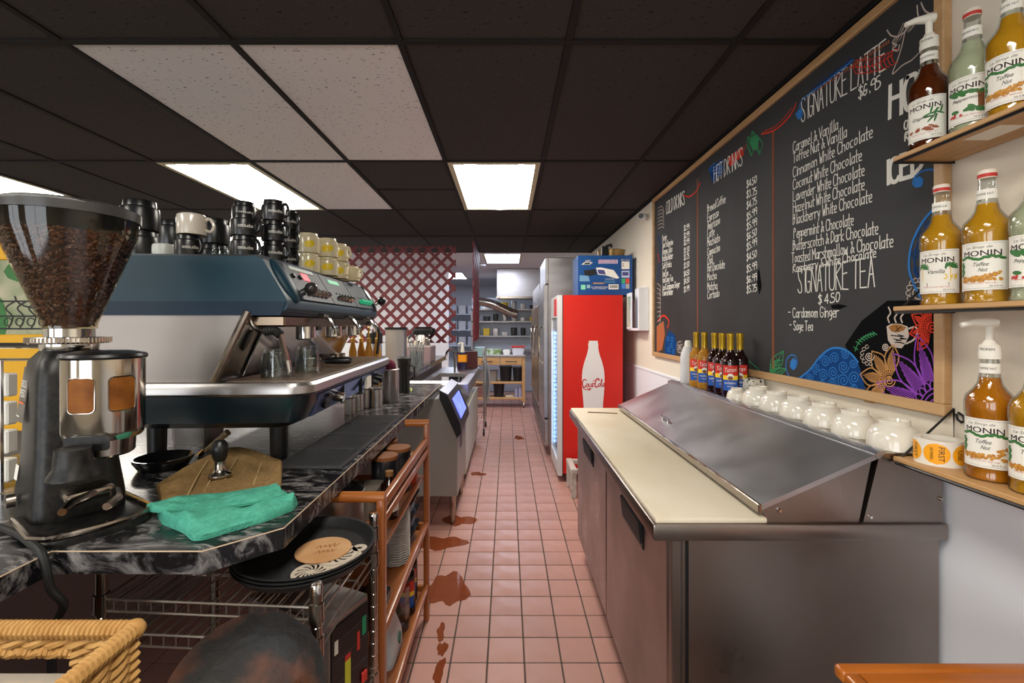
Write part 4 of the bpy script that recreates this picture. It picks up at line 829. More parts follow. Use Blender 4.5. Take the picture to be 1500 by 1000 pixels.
for k in range(5):
    p = (wr0.x+(.025, .073, .121, .168, .05)[k], wr0.y+(.05, .06, .05, .06, .13)[k], zr); t = thing('pump_bottle', ('slim amber pump bottle leftmost on the white wire riser', 'slim amber pump bottle second from left on the white riser', 'slim amber pump bottle third from left on the white riser', 'slim amber pump bottle at the aisle end of the white riser', 'slim amber pump bottle in the back row of the white riser')[k], 'bottle', p, R90(-75), group='amber pump bottles')
    MB().lathe([(0, 0), (.021, 0), (.023, .004), (.02, .06), (.023, .075), (.023, .2), (.014, .24), (.01, .26), (0, .26)], 18).build('bottle', SYR['honey'], t, local=True)
    q = MB().lathe([(0, .258), (.012, .258), (.012, .28), (.005, .285), (.005, .345), (0, .345)], 14).build('pump', GOLDP, t, local=True); MB().tube([(-.014, 0, .348), (0, 0, .352), (.03, 0, .35), (.052, 0, .342)], [.005, .008, .006, .005], 8).build('spout', GOLDP, q, local=True)
# ---------------------------------------------------------------- cups on top of the machine
BMUG = M('black_mug_glaze', (22, 22, 24), .28); GCUP = M('beige_cup_glaze', (206, 196, 182), .18, coat=.3); GLC = M('grey_white_cup', (196, 198, 192), .3)
def mug_proto(r, h, step, hand, text, mt):
    """upturned mug: narrow foot on top, handle towards +x, optional word on its side upside down"""
    t = thing('mug', '', 'mug'); s_ = step
    MB().lathe([(0, h-.006), (r*.72, h-.006), (r*.74, h), (r*.80, h), (r*.82, h-.003), (r*.84, h-s_), (r*.97, h-s_-.004), (r, h-s_-.012), (r, .004), (r*.985, 0), (r*.93, 0), (r*.92, h*.7), (0, h*.72)], 36).build('cup', mt, t, local=True)
    if hand:
        z1, z0 = h*.74, h*.2; MB().tube(spline([(r*.96, 0, z1), (r*1.3, 0, z1+.004), (r*1.55, 0, (z0+z1)/2), (r*1.35, 0, z0), (r*.96, 0, z0+.004)], 5), .0055 if r < .06 else .007, 8).build('handle', mt, t, local=True)
    if text:
        mb = MB(); txt(mb, 'espresso', 0, h*.42, r*1.15, h*.16, ink((0, 0, 0), r, 0, .0007), rot=180); mb.build('lettering', PAPER, t, local=True, smooth=False)
    return t
protos = {}
def mug(kind, px, Y, n, label, rz, ht, zbase=None, trz=None):
    r, h, s_, hand, text, mt = {'big': (.058, .105, .022, False, False, BMUG), 'esp': (.041, .074, .016, True, True, BMUG), 'beige': (.044, .07, .0, True, False, GCUP), 'pale': (.034, .05, .0, False, False, GLC), 'lemon': (.046, .085, .012, True, False, CREAM), 'cream': (.046, .075, .006, True, False, CREAM)}[kind]
    x = (px-CX)/F*Y; z0 = ew(0, 0, .691).z if zbase is None else zbase; out = []
    for k in range(n):
        key = kind
        if key not in protos: o = protos[key] = mug_proto(r, h, s_, hand, text, mt)
        else: o = copy_tree(protos[key])
        place(o, (x, Y, z0+k*(h-s_*.0-.0)), rz, (label if isinstance(label, str) else label[k])); o['group'] = 'cups on the espresso machine'
        for c in o.children:
            if c.name.startswith('lettering'): c.rotation_euler = (0, 0, (math.atan2(-Y, -x)+.15)-rz)
        out.append(o)
    return out
R90 = math.radians
mug('big', 205, 1.62, 2, ('large black upturned mug, bottom one of the leftmost tall stack', 'large black upturned mug on top of the leftmost tall stack'), 0, 0)
mug('big', 252, 1.93, 2, ('large black upturned mug at the bottom behind the beige cup', 'large black upturned mug on top behind the beige cup'), 0, 0)
mug('big', 314, 1.9, 2, ('large black upturned mug at the bottom behind the small glass', 'large black upturned mug on top above the small glass'), 0, 0)
mug('esp', 276, 1.545, 1, 'black espresso mug carrying the beige upturned cup', R90(-20), 0)
mug('beige', 281, 1.545, 1, 'beige upturned cup sitting on a black espresso mug', R90(10), 0, ew(0, 0, .691+.0745).z)
mug('pale', 240, 1.58, 1, 'pale grey upturned bowl cup beside the black espresso mug', 0, 0)
mug('esp', 357, 1.56, 2, ('black espresso mug, bottom of the front two-mug stack', 'black espresso mug, top of the front two-mug stack'), R90(-12), 0)
mug('esp', 358, 1.68, 3, ('black mug at the bottom hidden behind the two-mug stack', 'black mug in the middle hidden behind the two-mug stack', 'black mug showing above the two-mug stack'), R90(100), 0)
mug('esp', 401, 1.66, 3, ('black espresso mug, bottom of the three-mug stack by the control panel', 'black espresso mug, middle of the three-mug stack by the control panel', 'black espresso mug, top of the three-mug stack by the control panel'), R90(-15), 0)
mug('esp', 422, 1.82, 3, ('black mug with handle out, bottom of the stack before the lemon mugs', 'black mug with handle out, middle of the stack before the lemon mugs', 'black mug with handle out, top of the stack before the lemon mugs'), R90(-30), 0)
tumbler((W(322, 375, 1.64).x, 1.64, ew(0, 0, .691).z), .026, .055, 'small clear patterned glass between the black mugs on the machine', group='cups on the espresso machine')
LEM = M('lemon_print', (228, 198, 20), .4)
for k, (px, Y, nn) in enumerate(((452, 2.0, 2), (480, 2.12, 2), (496, 2.26, 2))):
    os_ = mug('lemon', px, Y, nn, [f'cream mug with lemon print, {"lower" if q == 0 else "upper"} one of the {("first", "middle", "last")[k]} cream stack' for q in range(nn)], R90((190, 175, -20)[k]), 0)
    for o in os_:
        a = math.atan2(-Y, -o.location.x)-R90((190, 175, -20)[k])+.1; mb = MB(); f = ink((0, 0, 0), .046, a, .0008); ell(mb, f, 0, .036, .021, .016, .3, 16); mb.build('lemon_print', LEM, o, local=True, smooth=False)
mug('cream', 514, 2.38, 1, 'plain cream upturned mug at the far end of the machine top', R90(-20), 0)
# ---------------------------------------------------------------- coffee grinder
gx, gy = -1.085, 1.13
gr = thing('coffee_grinder', 'black commercial coffee grinder with polished doser beside the espresso machine', 'grinder', (gx, gy, ZC)); Z = ZC
BLK = M('black_gloss_enamel', (15, 15, 16), .4, spec=.35, var=(70, (34, 32, 30), .12, 1))
ang = math.atan2(-.10, .15); GD = Vector((math.cos(ang), math.sin(ang), 0)); GN = Vector((-GD.y, GD.x, 0))
GM = T(gx, gy, Z)@RZ(ang)                            # grinder frame: +x towards the doser
def gb(): return MB(GM)
gb().loft([[(x, y, z) for x, y in rrect(-a, b, -c, c, .03, 5)] for a, b, c, z in ((.1, .11, .085, .0), (.1, .11, .085, .05), (.085, .085, .075, .16), (.08, .075, .07, .34), (.075, .07, .066, .375), (.05, .05, .05, .40))]).build('body', BLK, gr)
gb().loft([[(x, y, z) for x, y in rrect(-.02, .245, -c, c, .05, 6)] for c, z in ((.1, .0), (.105, .012), (.1, .016))]).build('base_tray', BLK, gr)
gb().tube([(.02, -.1, .018), (.19, -.103, .022), (.225, -.085, .023), (.24, -.05, .024), (.245, 0, .024), (.24, .05, .024), (.225, .085, .023), (.19, .103, .022), (.02, .1, .018)], .007, 8).build('tray_rim', CHROMEW, gr)
gb().lathe([(0, .40), (.054, .40), (.056, .408), (.056, .415), (.075, .416), (.078, .42), (.078, .43), (.07, .432), (.048, .433), (.048, .452), (0, .452)], 40).build('adjustment_collar', CHROME, gr)
mb = gb()
for k in range(60): a = 2*PI*k/60; mb.cyl((.0775*math.cos(a), .0775*math.sin(a), .418), (.0775*math.cos(a), .0775*math.sin(a), .431), .0026, n=5)
tag(mb.build('collar_teeth', CHROMEW, gr), kind='stuff')
MB().tube([W(-25, 506, 1.12), W(60, 506, 1.1)], .007, 8).build('collar_lever', CHROME, gr)
# doser
dxy = (.175, .02); DO = M('polished_doser_steel', (206, 198, 186), .12, 1, var=(1.5, (170, 160, 148), .3, 2), stretch=(3, 3, .4))
ds = MB(GM).lathe([(0, .205), (.068, .205), (.072, .21), (.075, .225), (.075, .385), (0, .385)], 44, (*dxy, 0)).build('doser', DO, gr)
gb().lathe([(0, .385), (.078, .385), (.08, .39), (.077, .396), (.05, .402), (0, .404)], 40, (*dxy, 0)).build('doser_lid', BLACK, gr)
gb().lathe([(.0, .165), (.05, .165), (.056, .17), (.058, .206), (0, .206)], 32, (*dxy, 0)).build('doser_foot', CHROMEW, gr)
COF = M('ground_coffee_window', (150, 92, 32), .5, var=(18, (84, 42, 12), .3, 4), spec=.2); dw = Vector((*dxy, 0)); dwc = GM@dw
da = math.atan2(-dwc.y, -dwc.x)
for off in (-.55, .42):
    f = cylmap((dwc.x, dwc.y, Z), .0752, da+off)
    def win(s_, t_, f=f):
        v = .272+.073*t_; e = max(0, .009-min(v-.272, .345-v)); hw = .024-.009+math.sqrt(max(0, .009**2-e*e)); return f(hw*(2*s_-1), v, .0012)
    MB().sheet(win, 10, 24).build('window', COF, ds)
    mb = MB(); q = rrect(-.0255, .0255, .2705, .3465, .01, 4); mb.tube([f(u, v, .001) for u, v in q], .0013, 5, closed=True); mb.build('window_rim', CHROMEW, ds)
f = cylmap((dwc.x, dwc.y, Z), .0752, da-.32); g = MB().loft([[f(u, v, d) for u, v in rrect(-.04, .032, .19, .222, .006, 3)] for d in (-.004, .012)]).build('chute_bracket', BLK, gr)
c = Vector(f(-.012, .15, .03)); MB().loft([[(c.x+r*math.cos(t), c.y+r*math.sin(t), Z+z) for t in [2*PI*i/20 for i in range(20)]] for r, z in ((.03, .205), (.031, .19), (.033, .165), (.042, .15), (.043, .145))]).build('chute', BLK, gr)
fk = Vector(f(0, 0, .0)); rt_ = Vector((-math.sin(da-.3), math.cos(da-.3), 0)); out = Vector((math.cos(da-.3), math.sin(da-.3), 0)); base = Vector((dwc.x, dwc.y, Z+.075))
for s_ in (-1, 1): MB().tube([base+rt_*s_*.02+out*.0, base+rt_*s_*.04+out*.06, base+rt_*s_*.036+out*.105], [.011, .011, .008], 8).build('fork_arm', CHROMEW, gr)
MB(GM).box(.06, .17, -.045, .045, .062, .088, bev=.01, seg=2).build('fork', CHROMEW, gr)
sa = math.atan2(-gy, -gx)-.55
sf = lambda u, v, d=0: (GM@Vector((-.02, -.079-d, 0))) 
nx = Vector((GD.y, -GD.x, 0)); o0 = Vector((gx, gy, Z))+nx*.0835-GD*.045
def lf(d): return lambda u, v: tuple(o0+GD*u+nx*(d-.035*max(0, min(1, (v-.05)/.3)))+Vector((0, 0, v+.02)))
lbm = M('sticker_brown', (70, 58, 54), .35); st = MB(); st.poly([lf(.016)(-.03, .21), lf(.016)(.035, .21), lf(.016)(.035, .34), lf(.016)(-.03, .34)]); st = st.build('brown_sticker', lbm, gr)
mb = MB(); txt(mb, 'URIOUS', .004, .3, .05, .018, lf(.018)); txt(mb, 'PRESSO', .004, .278, .05, .018, lf(.018)); scribble(mb, -.006, .224, .03, .004, lf(.018), .0016); mb.build('sticker_lettering', PAPER, st, smooth=False); mb = MB(); scribble(mb, .004, .256, .05, .005, lf(.018), .002, 2, 20); mb.build('sticker_tagline', M('print_orange', (230, 96, 20), .5), st, smooth=False)
mb = MB(); mb.poly([lf(.003)(-.03, .07), lf(.003)(.0, .07), lf(.003)(.0, .105), lf(.003)(-.03, .105)]); mb.build('serial_plate', PAPER, gr)
MB().cyl(GM@Vector((-.03, -.09, .05)), GM@Vector((-.03, -.105, .05)), .017, .016, 16).build('switch', CHROMEW, gr)
# hopper with beans
HZ = .452; hp = [(.052, HZ), (.052, HZ+.012), (.132, HZ+.235), (.136, HZ+.28), (.136, HZ+.285)]
gb().lathe(hp, 48).build('hopper', glass('hopper_glass', (236, 226, 206), .1), gr)
gb().lathe([(.139, HZ+.272), (.14, HZ+.295), (.12, HZ+.304), (0, HZ+.306), (0, HZ+.3), (.118, HZ+.297), (.136, HZ+.29), (.137, HZ+.272), (.139, HZ+.272)], 48).build('hopper_lid', M('smoky_lid', (64, 62, 60), .3, alpha=.92), gr)
BEAN = M('roasted_bean', (88, 48, 30), .34, var=(45, (46, 24, 15), .25, 2)); random.seed(11)
bm_ = MB(); GB = GM
def bean(c, q, s_=1.0):
    vs = []; fs = []; n, m = 8, 6
    for j in range(m+1):
        t = PI*j/m
        for i in range(n):
            p_ = 2*PI*i/n; x, y, z = .0062*math.cos(t), .0042*math.sin(t)*math.cos(p_), .0034*math.sin(t)*math.sin(p_)
            if z < 0: z *= .45
            vs.append(c+q@(Vector((x, y, z))*s_))
    for j in range(m):
        for i in range(n): fs.append((j*n+i, j*n+(i+1) % n, (j+1)*n+(i+1) % n, (j+1)*n+i))
    bm_.add(vs, fs)
from mathutils import Quaternion
def cone_r(z): return .049+(z-HZ-.012)*(.129-.049)/(.223)
for k in range(2300):
    t = random.random()**.62; z = HZ+.01+.215*t; r = cone_r(z)-.0065-random.choice((0, 0, .006)); a = random.uniform(0, 2*PI)
    bean(GB@Vector((r*math.cos(a), r*math.sin(a), z)), Quaternion((random.gauss(0, 1), random.gauss(0, 1), random.gauss(0, 1), random.gauss(0, 1))).normalized().to_matrix(), random.uniform(1.15, 1.5))
for k in range(400):
    r = .118*math.sqrt(random.random()); a = random.uniform(0, 2*PI); bean(GB@Vector((r*math.cos(a), r*math.sin(a), HZ+.226+random.uniform(0, .006))), Quaternion((random.gauss(0, 1), random.gauss(0, 1), random.gauss(0, 1), random.gauss(0, 1))).normalized().to_matrix(), 1.1)
MB_core = MB(GB).lathe([(0, HZ+.002), (.038, HZ+.004), (.04, HZ+.012), (.112, HZ+.218), (.09, HZ+.224), (0, HZ+.224)], 32); bm_.add(MB_core.v, MB_core.f)
tag(bm_.build('coffee_beans', BEAN, loc=(gx, gy, Z+HZ)), 'dark roasted coffee beans filling the conical grinder hopper', 'coffee beans', kind='stuff')
cd = MB().tube(spline([(-1.3, 1.06, ZC+.008), (-1.19, 1.04, ZC+.008), (-1.06, .985, ZC+.009), (-.985, .94, ZC+.012), (-.935, .912, ZC+.008), (-.917, .905, ZC-.02), (-.912, .91, .89), tuple(W(93, 885, .925)), tuple(W(82, 912, .94)), tuple(W(76, 950, .95)), tuple(W(76, 1010, .95))], 8), .0078, 10).build('power_cord', BLACKM, loc=(-.9, .87, .9)); tag(cd, 'thick black power cord hanging over the counter edge below the grinder', 'cord')
# painting with yellow frame and chrome rack behind the grinder
YF = M('yellow_paint', (226, 168, 20), .5); t = thing('framed_painting', 'garden cafe painting in a bright yellow frame behind the grinder', 'painting', (-2.15, 1.98, ZC))
px0, px1 = -2.75, -1.80
for a in ((px0, px1, ZC, ZC+.42), (px0, px1, 1.70, 1.78), (px0, px0+.06, ZC+.42, 1.70), (px1-.0, px1+.03, ZC+.0, 1.78)): MB().box(a[0], a[1], 1.98, 2.01, a[2], a[3], bev=.004).build('frame_rail', YF, t)
PNT = M('garden_painting', (196, 186, 160), .6, var=(7, (104, 128, 84), .2, 6)); pn = MB().box(px0+.06, px1, 1.99, 2.0, ZC+.42, 1.70).build('canvas', PNT, t)
mb = MB(); Q = lambda u, v: (u, 1.9885, v); bx, bz = -2.08, 1.40
for s_ in range(5): mb.ribbon(spline([(bx-.1+.05*s_, bz), (bx-.08+.05*s_, bz+.05), (bx-.11+.05*s_, bz+.09), (bx-.07+.05*s_, bz+.12)], 5), .006, Q)
for v in (0, .12, .055): mb.ribbon([(bx-.14, bz+v), (bx+.2, bz+v)], .007, Q)
for k in range(6): mb.ribbon([(x, y) for x, y in arc(bx-.1+.05*k, bz+.03, .017, 0, 330, 10)], .005, Q)
mb.ribbon(arc(bx+.03, bz+.14, .1, 180, 360, 10, .05), .007, Q); mb.build('painted_ironwork', INK, pn, smooth=False)
mb = MB(); ell(mb, Q, bx+.03, bz+.17, .02, .018); ell(mb, Q, bx+.06, bz+.16, .014, .012); mb.build('painted_flowers', REDP, pn, smooth=False)
mb = MB(); ell(mb, Q, bx-.22, bz+.03, .12, .16); ell(mb, Q, bx-.02, bz+.25, .1, .05); mb.build('painted_shrubs', GREENL, pn, smooth=False)
t = thing('wire_rack', 'white wire rack with paper sheets standing behind the grinder', 'rack', (-1.5, 1.3, ZC)); x0 = -1.56
for y in (1.25, 1.33):
    MB().tube([(x0-.2, y, ZC+.002), (x0-.2, y, ZC+.36), (x0+.17, y, ZC+.36), (x0+.17, y, ZC+.002)], .006, 8).build('frame', CHROME, t)
for k in range(4): MB().box(x0-.19, x0+.16, 1.275, 1.305, ZC+.02+.08*k, ZC+.085+.08*k, bev=.004).build('paper_stack', PAPER, t)
# ---------------------------------------------------------------- things on the counter
def cloth(name, back, front, th, mat, label, seed, nu=64, nv=18, amp=.006, loc=None, z0=ZC):
    """folded cloth: flattened closed section swept between a back and a front edge (both on the counter)"""
    r = random.Random(seed); ph = [r.uniform(0, 6.28) for _ in range(6)]; B = spline(back, 8); Fr = spline(front, 8); rings = []
    def at(c, t):
        k = t*(len(c)-1); i = min(int(k), len(c)-2); f = k-i; return (c[i][0]*(1-f)+c[i+1][0]*f, c[i][1]*(1-f)+c[i+1][1]*f)
    for i in range(nu+1):
        t = i/nu; a = at(B, t); b = at(Fr, t); rg_ = []
        for j in range(nv+1):
            s_ = j/nv; w_ = th*(.55+.45*math.sin(PI*s_)**.5)+amp*(.9*math.sin(9*t+6*s_+ph[0])+.7*abs(math.sin(8*t-9*s_+ph[1]))+.6*math.sin(4*t+16*s_+ph[2])+.4*math.sin(27*t+3*s_+ph[3]))*math.sin(PI*s_)**.4
            rg_.append((a[0]+(b[0]-a[0])*s_, a[1]+(b[1]-a[1])*s_, z0+.001+max(.004, w_*(1 if 0 < i < nu else .35))))
        for j in range(nv, -1, -1):
            s_ = j/nv; rg_.append((a[0]+(b[0]-a[0])*s_*.99, a[1]+(b[1]-a[1])*s_*.99, z0+.001))
        rings.append(rg_)
    o = MB().loft(rings).build(name, mat, loc=loc, ang=60); return tag(o, label, 'cloth', 'cloths on the counter')
def oc(px, py, z=ZC): Y = F*(H-z)/(py-CY); return ((px-CX)/F*Y, Y)
MINT = M('mint_microfibre', (92, 180, 156), .95, var=(60, (68, 150, 128), .3, 3), bump=(220, .5), spec=.1); TOW = M('brown_terry', (160, 130, 88), .95, var=(80, (128, 102, 64), .3, 3), bump=(160, .6), spec=.1)
cl = cloth('brown_towel', [oc(228, 716), oc(270, 690), oc(330, 662), oc(360, 660), oc(414, 680)], [oc(236, 738), oc(262, 742), oc(320, 738), oc(380, 730), oc(412, 715)], .017, TOW, 'brown striped terry towel under the tamper on the counter', 5, loc=(-.75, 1.3, ZC))
mint = cloth('mint_cloth', [oc(230, 757), oc(258, 745), oc(310, 734), oc(360, 728), oc(404, 722), oc(436, 740)], [oc(238, 769), oc(268, 782), oc(288, 794), oc(340, 780), oc(392, 764), oc(430, 748)], .024, MINT, 'mint green microfibre cloth folded on the counter corner', 8, loc=(-.7, 1.08, ZC), amp=.007)
mf = cloth('folded_layer', [oc(214, 757), oc(260, 744), oc(330, 737), oc(404, 724)], [oc(222, 764), oc(270, 765), oc(350, 756), oc(418, 740)], .012, MINT, 'upper folded layer of the mint green cloth', 9, amp=.003, loc=(-.7, 1.1, ZC+.021), z0=ZC+.021)
for k in ('label', 'category', 'group'): del mf[k]
mf.location = mf.location-mint.location; mf.parent = mint
mb = MB()
for k in range(5):
    a = oc(275+24*k, 735-4*k); b = oc(305+21*k, 682-1.5*k); 
    mb.tube([(a[0]+(b[0]-a[0])*q/8, a[1]+(b[1]-a[1])*q/8, ZC+.0175+.006*math.sin(PI*q/8)) for q in range(9)], .0022, 5)
mb.build('stripe', M('towel_stripe', (186, 160, 112), .95), cl)
tx, ty = oc(322, 700, ZC+.02); t = thing('coffee_tamper', 'steel tamper with black ball handle standing on the brown towel', 'tamper', (tx, ty, ZC+.025))
MB().lathe([(0, 0), (.029, 0), (.03, .003), (.029, .007), (.018, .014), (.0135, .024), (.0135, .045), (.015, .047), (0, .047)], 32).build('base', CHROMEW, t, local=True); MB().lathe([(0, .046), (.015, .046), (.019, .056), (.0225, .075), (.021, .092), (.013, .103), (0, .106)], 28).build('handle', BLACK, t, local=True)
for k, (px, py, r, lb) in enumerate(((240, 684, .075, 'black round dish on the counter beside the grinder'),)):
    x, y = oc(px, py); o = MB().lathe([(0, .004), (.06, .004), (.075, .03), (.082, .03), (.082, .026), (.066, 0), (0, 0)], 36, (x, y, ZC+.0005)); o.lathe([(.05, .006), (.078, .036), (.083, .036), (.083, .031), (.05, .001)], 36, (x, y, ZC+.0005)); tag(o.build('black_dish', M('black_glaze', (14, 14, 15), .12), loc=(x, y, ZC)), lb, 'dish')
x, y = oc(285, 640); x, y = -1.22, 1.80; o = MB().loft([[(x+q, y+p, ZC+z) for q, p in rrect(-a, a, -a*.7, a*.7, .02, 4)] for a, z in ((.07, .0), (.075, .02), (.078, .1))]); tag(o.build('steel_pan', STEEL, loc=(x, y, ZC)), 'small stainless pan standing under the espresso machine', 'pan')
t = thing('grinder_brush', 'bamboo handled brush leaning beside the tamper under the machine', 'brush', oc(300, 672)+(ZC,)); a = Vector(oc(301, 668)+(ZC+.02,)); b = Vector(oc(334, 668)+(ZC+.085,)); MB().cyl(a, b, .007, .012, 10).build('handle', wood('bamboo', (150, 128, 96), (112, 92, 64), .5, 2), t); MB().cyl(a, a+(a-b)*.25-Vector((0, 0, .005)), .01, .012, 10).build('ferrule', CHROME, t)
# black rubber bar mats
for k in range(4):
    y0 = 1.452+.212*k; t = thing('bar_mat', ('black ribbed bar mat nearest the mint cloth', 'second black ribbed bar mat along the counter edge', 'third black ribbed bar mat along the counter edge', 'farthest black ribbed bar mat by the steel canister')[k], 'mat', (-.63, y0+.1, ZC), group='black bar mats'); x0, x1 = -.745, -.528
    MB().box(x0, x1, y0, y0+.208, ZC+.0005, ZC+.004, bev=.001).build('mat_base', BLACKM, t)
    mb = MB()
    for q in range(25): xx = x0+.008+q*.0082; mb.box(xx, xx+.0038, y0+.008, y0+.2, ZC+.0038, ZC+.01)
    mb.box(x0+.006, x1-.006, y0, y0+.006, ZC+.0038, ZC+.011)
    for xx in (x0, x1-.006): mb.box(xx, xx+.006, y0, y0+.208, ZC+.0038, ZC+.011)
    tag(mb.build('ribs', M('black_rib', (64, 64, 66), .4), t), kind='stuff')
x, y = oc(571, 588.5); t = thing('steel_canister', 'tall stainless canister on the counter beyond the espresso machine', 'canister', (x, y, ZC))
MB().lathe([(0, 0), (.052, 0), (.054, .003), (.054, .19), (.057, .196), (.055, .198), (.053, .195), (.053, .01), (0, .008)], 36, (x, y, ZC+.0005)).build('body', STEEL, t)
mb = MB().ball((x, y, ZC+.21), (.038, .034, .045), 14, 8); mb.build('maroon_cloth', M('maroon_cloth', (92, 20, 44), .9), t)
for k, (px, py, r, h) in enumerate(((524, 601, .03, .09), (536, 596, .03, .1), (552, 596, .03, .1), (512, 606, .028, .08))):
    x, y = oc(px, py); tag(MB().lathe([(0, 0), (r, 0), (r, h), (r-.002, h), (r-.002, .004), (0, .004)], 24, (x, y, ZC+.0005)).build('steel_cup', STEEL, loc=(x, y, ZC)), ('second steel cup from the left under the machine front', 'third steel cup from the left under the machine front', 'steel cup nearest the tall canister', 'leftmost steel cup under the machine front')[k], 'cup', 'steel cups under the machine')
x, y = oc(592, 575); t = thing('black_travel_mug', 'black insulated travel mug standing behind the steel canister', 'travel mug', (x, y, ZC)); MB().lathe([(0, 0), (.036, 0), (.042, .2), (.045, .22), (0, .22)], 24, (x, y, ZC+.0005)).build('body', BLACK, t); MB().lathe([(0, .22), (.047, .22), (.047, .236), (.04, .244), (0, .246)], 24, (x, y, ZC)).build('lid', BLACKM, t); MB().tube([(x+.042, y, ZC+.19), (x+.07, y, ZC+.18), (x+.07, y, ZC+.1), (x+.04, y, ZC+.09)], .007).build('handle', BLACK, t)
o = MB().tube([(x_, y_, ZC+.004) for x_, y_ in (oc(588, 571), oc(596, 568), oc(603, 570), oc(602, 574))], .004, 6).build('green_band', M('lime_rubber', (176, 190, 110), .5), loc=(*oc(596, 570), ZC)); tag(o, 'small pale green band lying on the counter', 'band')
# ================================================================ wire shelf under the counter
FR_, FL_, BR_, BL_ = (-.41, .978), (-.90, 1.01), (-.395, 1.345), (-.885, 1.377)
ws = thing('wire_shelf_unit', 'chrome wire shelving unit tucked under the bar counter', 'shelving', (-.65, 1.18, 0))
for (x, y), z1 in ((FR_, .863), (FL_, .9), (BR_, .863), (BL_, .9)):
    p = MB().cyl((x, y, 0), (x, y, z1-.004), .0125, n=16).build('post', CHROMEW, ws); MB().lathe([(0, 0), (.0135, 0), (.0135, .018), (.011, .022), (0, .023)], 16, (x, y, z1-.022)).build('cap', CHROME, p)
    mb = MB()
    for k in range(22): mb.lathe([(.0126, 0), (.0134, .001), (.0126, .002)], 14, (x, y, .05+k*.036))
    tag(mb.build('groove_rings', CHROME, p), kind='stuff')
def lerp(a, b, t): return (a[0]+(b[0]-a[0])*t, a[1]+(b[1]-a[1])*t)
for z in (.809, .735, .38):
    mb = MB(); A = [FR_, FL_, BL_, BR_]
    for k in range(4):
        a, b = A[k], A[(k+1) % 4]
        for dz, r in ((0, .003), (-.026, .0028)): mb.tube([(*a, z+dz), (*b, z+dz)], r, 6)
        n = 17 if k % 2 == 0 else 3
        for i in range(1, n): q = lerp(a, b, i/n); mb.tube([(*q, z), (*q, z-.026)], .0016, 5)
    for i in range(1, 17): a = lerp(FR_, FL_, i/17); b = lerp(BR_, BL_, i/17); mb.tube([(*a, z+.002), (*b, z+.002)], .0016, 5)
    for t_ in (.33, .66): a = lerp(FR_, BR_, t_); b = lerp(FL_, BL_, t_); mb.tube([(*a, z-.004), (*b, z-.004)], .0028, 6)
    d = mb.build('wire_deck', M('zinc_wire', (176, 166, 156), .3, .85), ws); d['kind'] = 'stuff'
    for (x, y) in A: MB().lathe([(.0128, -.03), (.0165, -.028), (.0155, .012), (.0128, .014)], 16, (x, y, z)).build('corner_sleeve', CHROMEW, ws)
# stacked round trays and latte stencils
TRAY = M('black_tray', (30, 30, 32), .55, bump=(90, .1)); tc_ = (-.515, 1.165)
for k in range(3):
    o = MB().lathe([(0, .0), (.14, .0), (.152, .006), (.164, .022), (.168, .024), (.168, .027), (.162, .026), (.148, .0085), (.136, .004), (0, .004)], 48, (0, 0, 0)).build('round_tray', TRAY, local=True) if k == 0 else o.copy()
    if k: COL.objects.link(o)
    o.location = (tc_[0]+.002*k, tc_[1], .8135+.0085*k); tag(o, ('lowest', 'middle', 'topmost')[k]+' of the three stacked black round trays on the wire shelf', 'tray', 'stacked black trays')
ztr = .8135+.017+.0045; STW = M('birch_coaster', (212, 170, 122), .6, var=(9, (176, 122, 72), .3, 4)); STP = M('pale_stencil', (196, 182, 164), .5)
def ondisc(px, py, z=ztr): Y = F*(H-z)/(py-CY); return ((px-CX)/F*Y, Y)
def stencil(px, py, r, label, mat, z, cut, tab=None, k=0):
    x, y = ondisc(px, py); n = 40; t = thing('latte_stencil', label, 'stencil', (x, y, z), group='latte art stencils on the trays'); mb = MB()
    if cut:                                             # disc with swirling slots: rim ring, hub and curved spokes
        mb.lathe([(r*.78, 0), (r, 0), (r, .0018), (r*.78, .0018), (r*.78, 0)], n, (x, y, z)); mb.lathe([(0, 0), (r*.2, 0), (r*.2, .0018), (0, .0018)], 16, (x, y, z))
        for q in range(12):
            a = 2*PI*q/12; pl = [(rr_, tw) for rr_, tw in ((r*.18, 0), (r*.4, .22), (r*.6, .46), (r*.8, .68))]
            pp = [(x+rr_*math.cos(a+tw-.13), y+rr_*math.sin(a+tw-.13)) for rr_, tw in pl]+[(x+rr_*math.cos(a+tw+.13), y+rr_*math.sin(a+tw+.13)) for rr_, tw in reversed(pl)]
            mb.prism(pp, 2, z+.0001, z+.0017)
    else: mb.prism([(x+r*math.cos(2*PI*i/n), y+r*math.sin(2*PI*i/n)) for i in range(n)], 2, z, z+.002)
    mb.build('disc', mat, t)
    if tab:
        ax, ay = tab; MB().lathe([(.007, 0), (.019, 0), (.019, .0018), (.007, .0018), (.007, 0)], 20, (x+ax, y+ay, z)).build('tab', mat, t)
    if not cut and mat is STW:
        mb = MB(); scribble(mb, x+.004, y+.016, .05, .022, lambda u, v: (u, v+.25*(u-x), z+.0024), .0026, 4, 9); scribble(mb, x+.01, y-.014, .045, .018, lambda u, v: (u, v+.25*(u-x), z+.0024), .0024, 6, 9); mb.build('burnt_lettering', M('burnt_brown', (150, 92, 48), .7), t, smooth=False)
stencil(455, 838, .043, 'pale stencil with swirling slots at the front of the top tray', STP, ztr, True)
stencil(500, 818, .05, 'pale stencil with round tab under the large wooden disc', STP, ztr, False, (.03, .05)); stencil(494, 814, .05, 'second pale stencil with tab under the large wooden disc', STP, ztr+.0024, True, (.045, .035))
stencil(474, 808, .068, 'large round wooden disc with burnt lettering on the top tray', STW, ztr+.005, False)
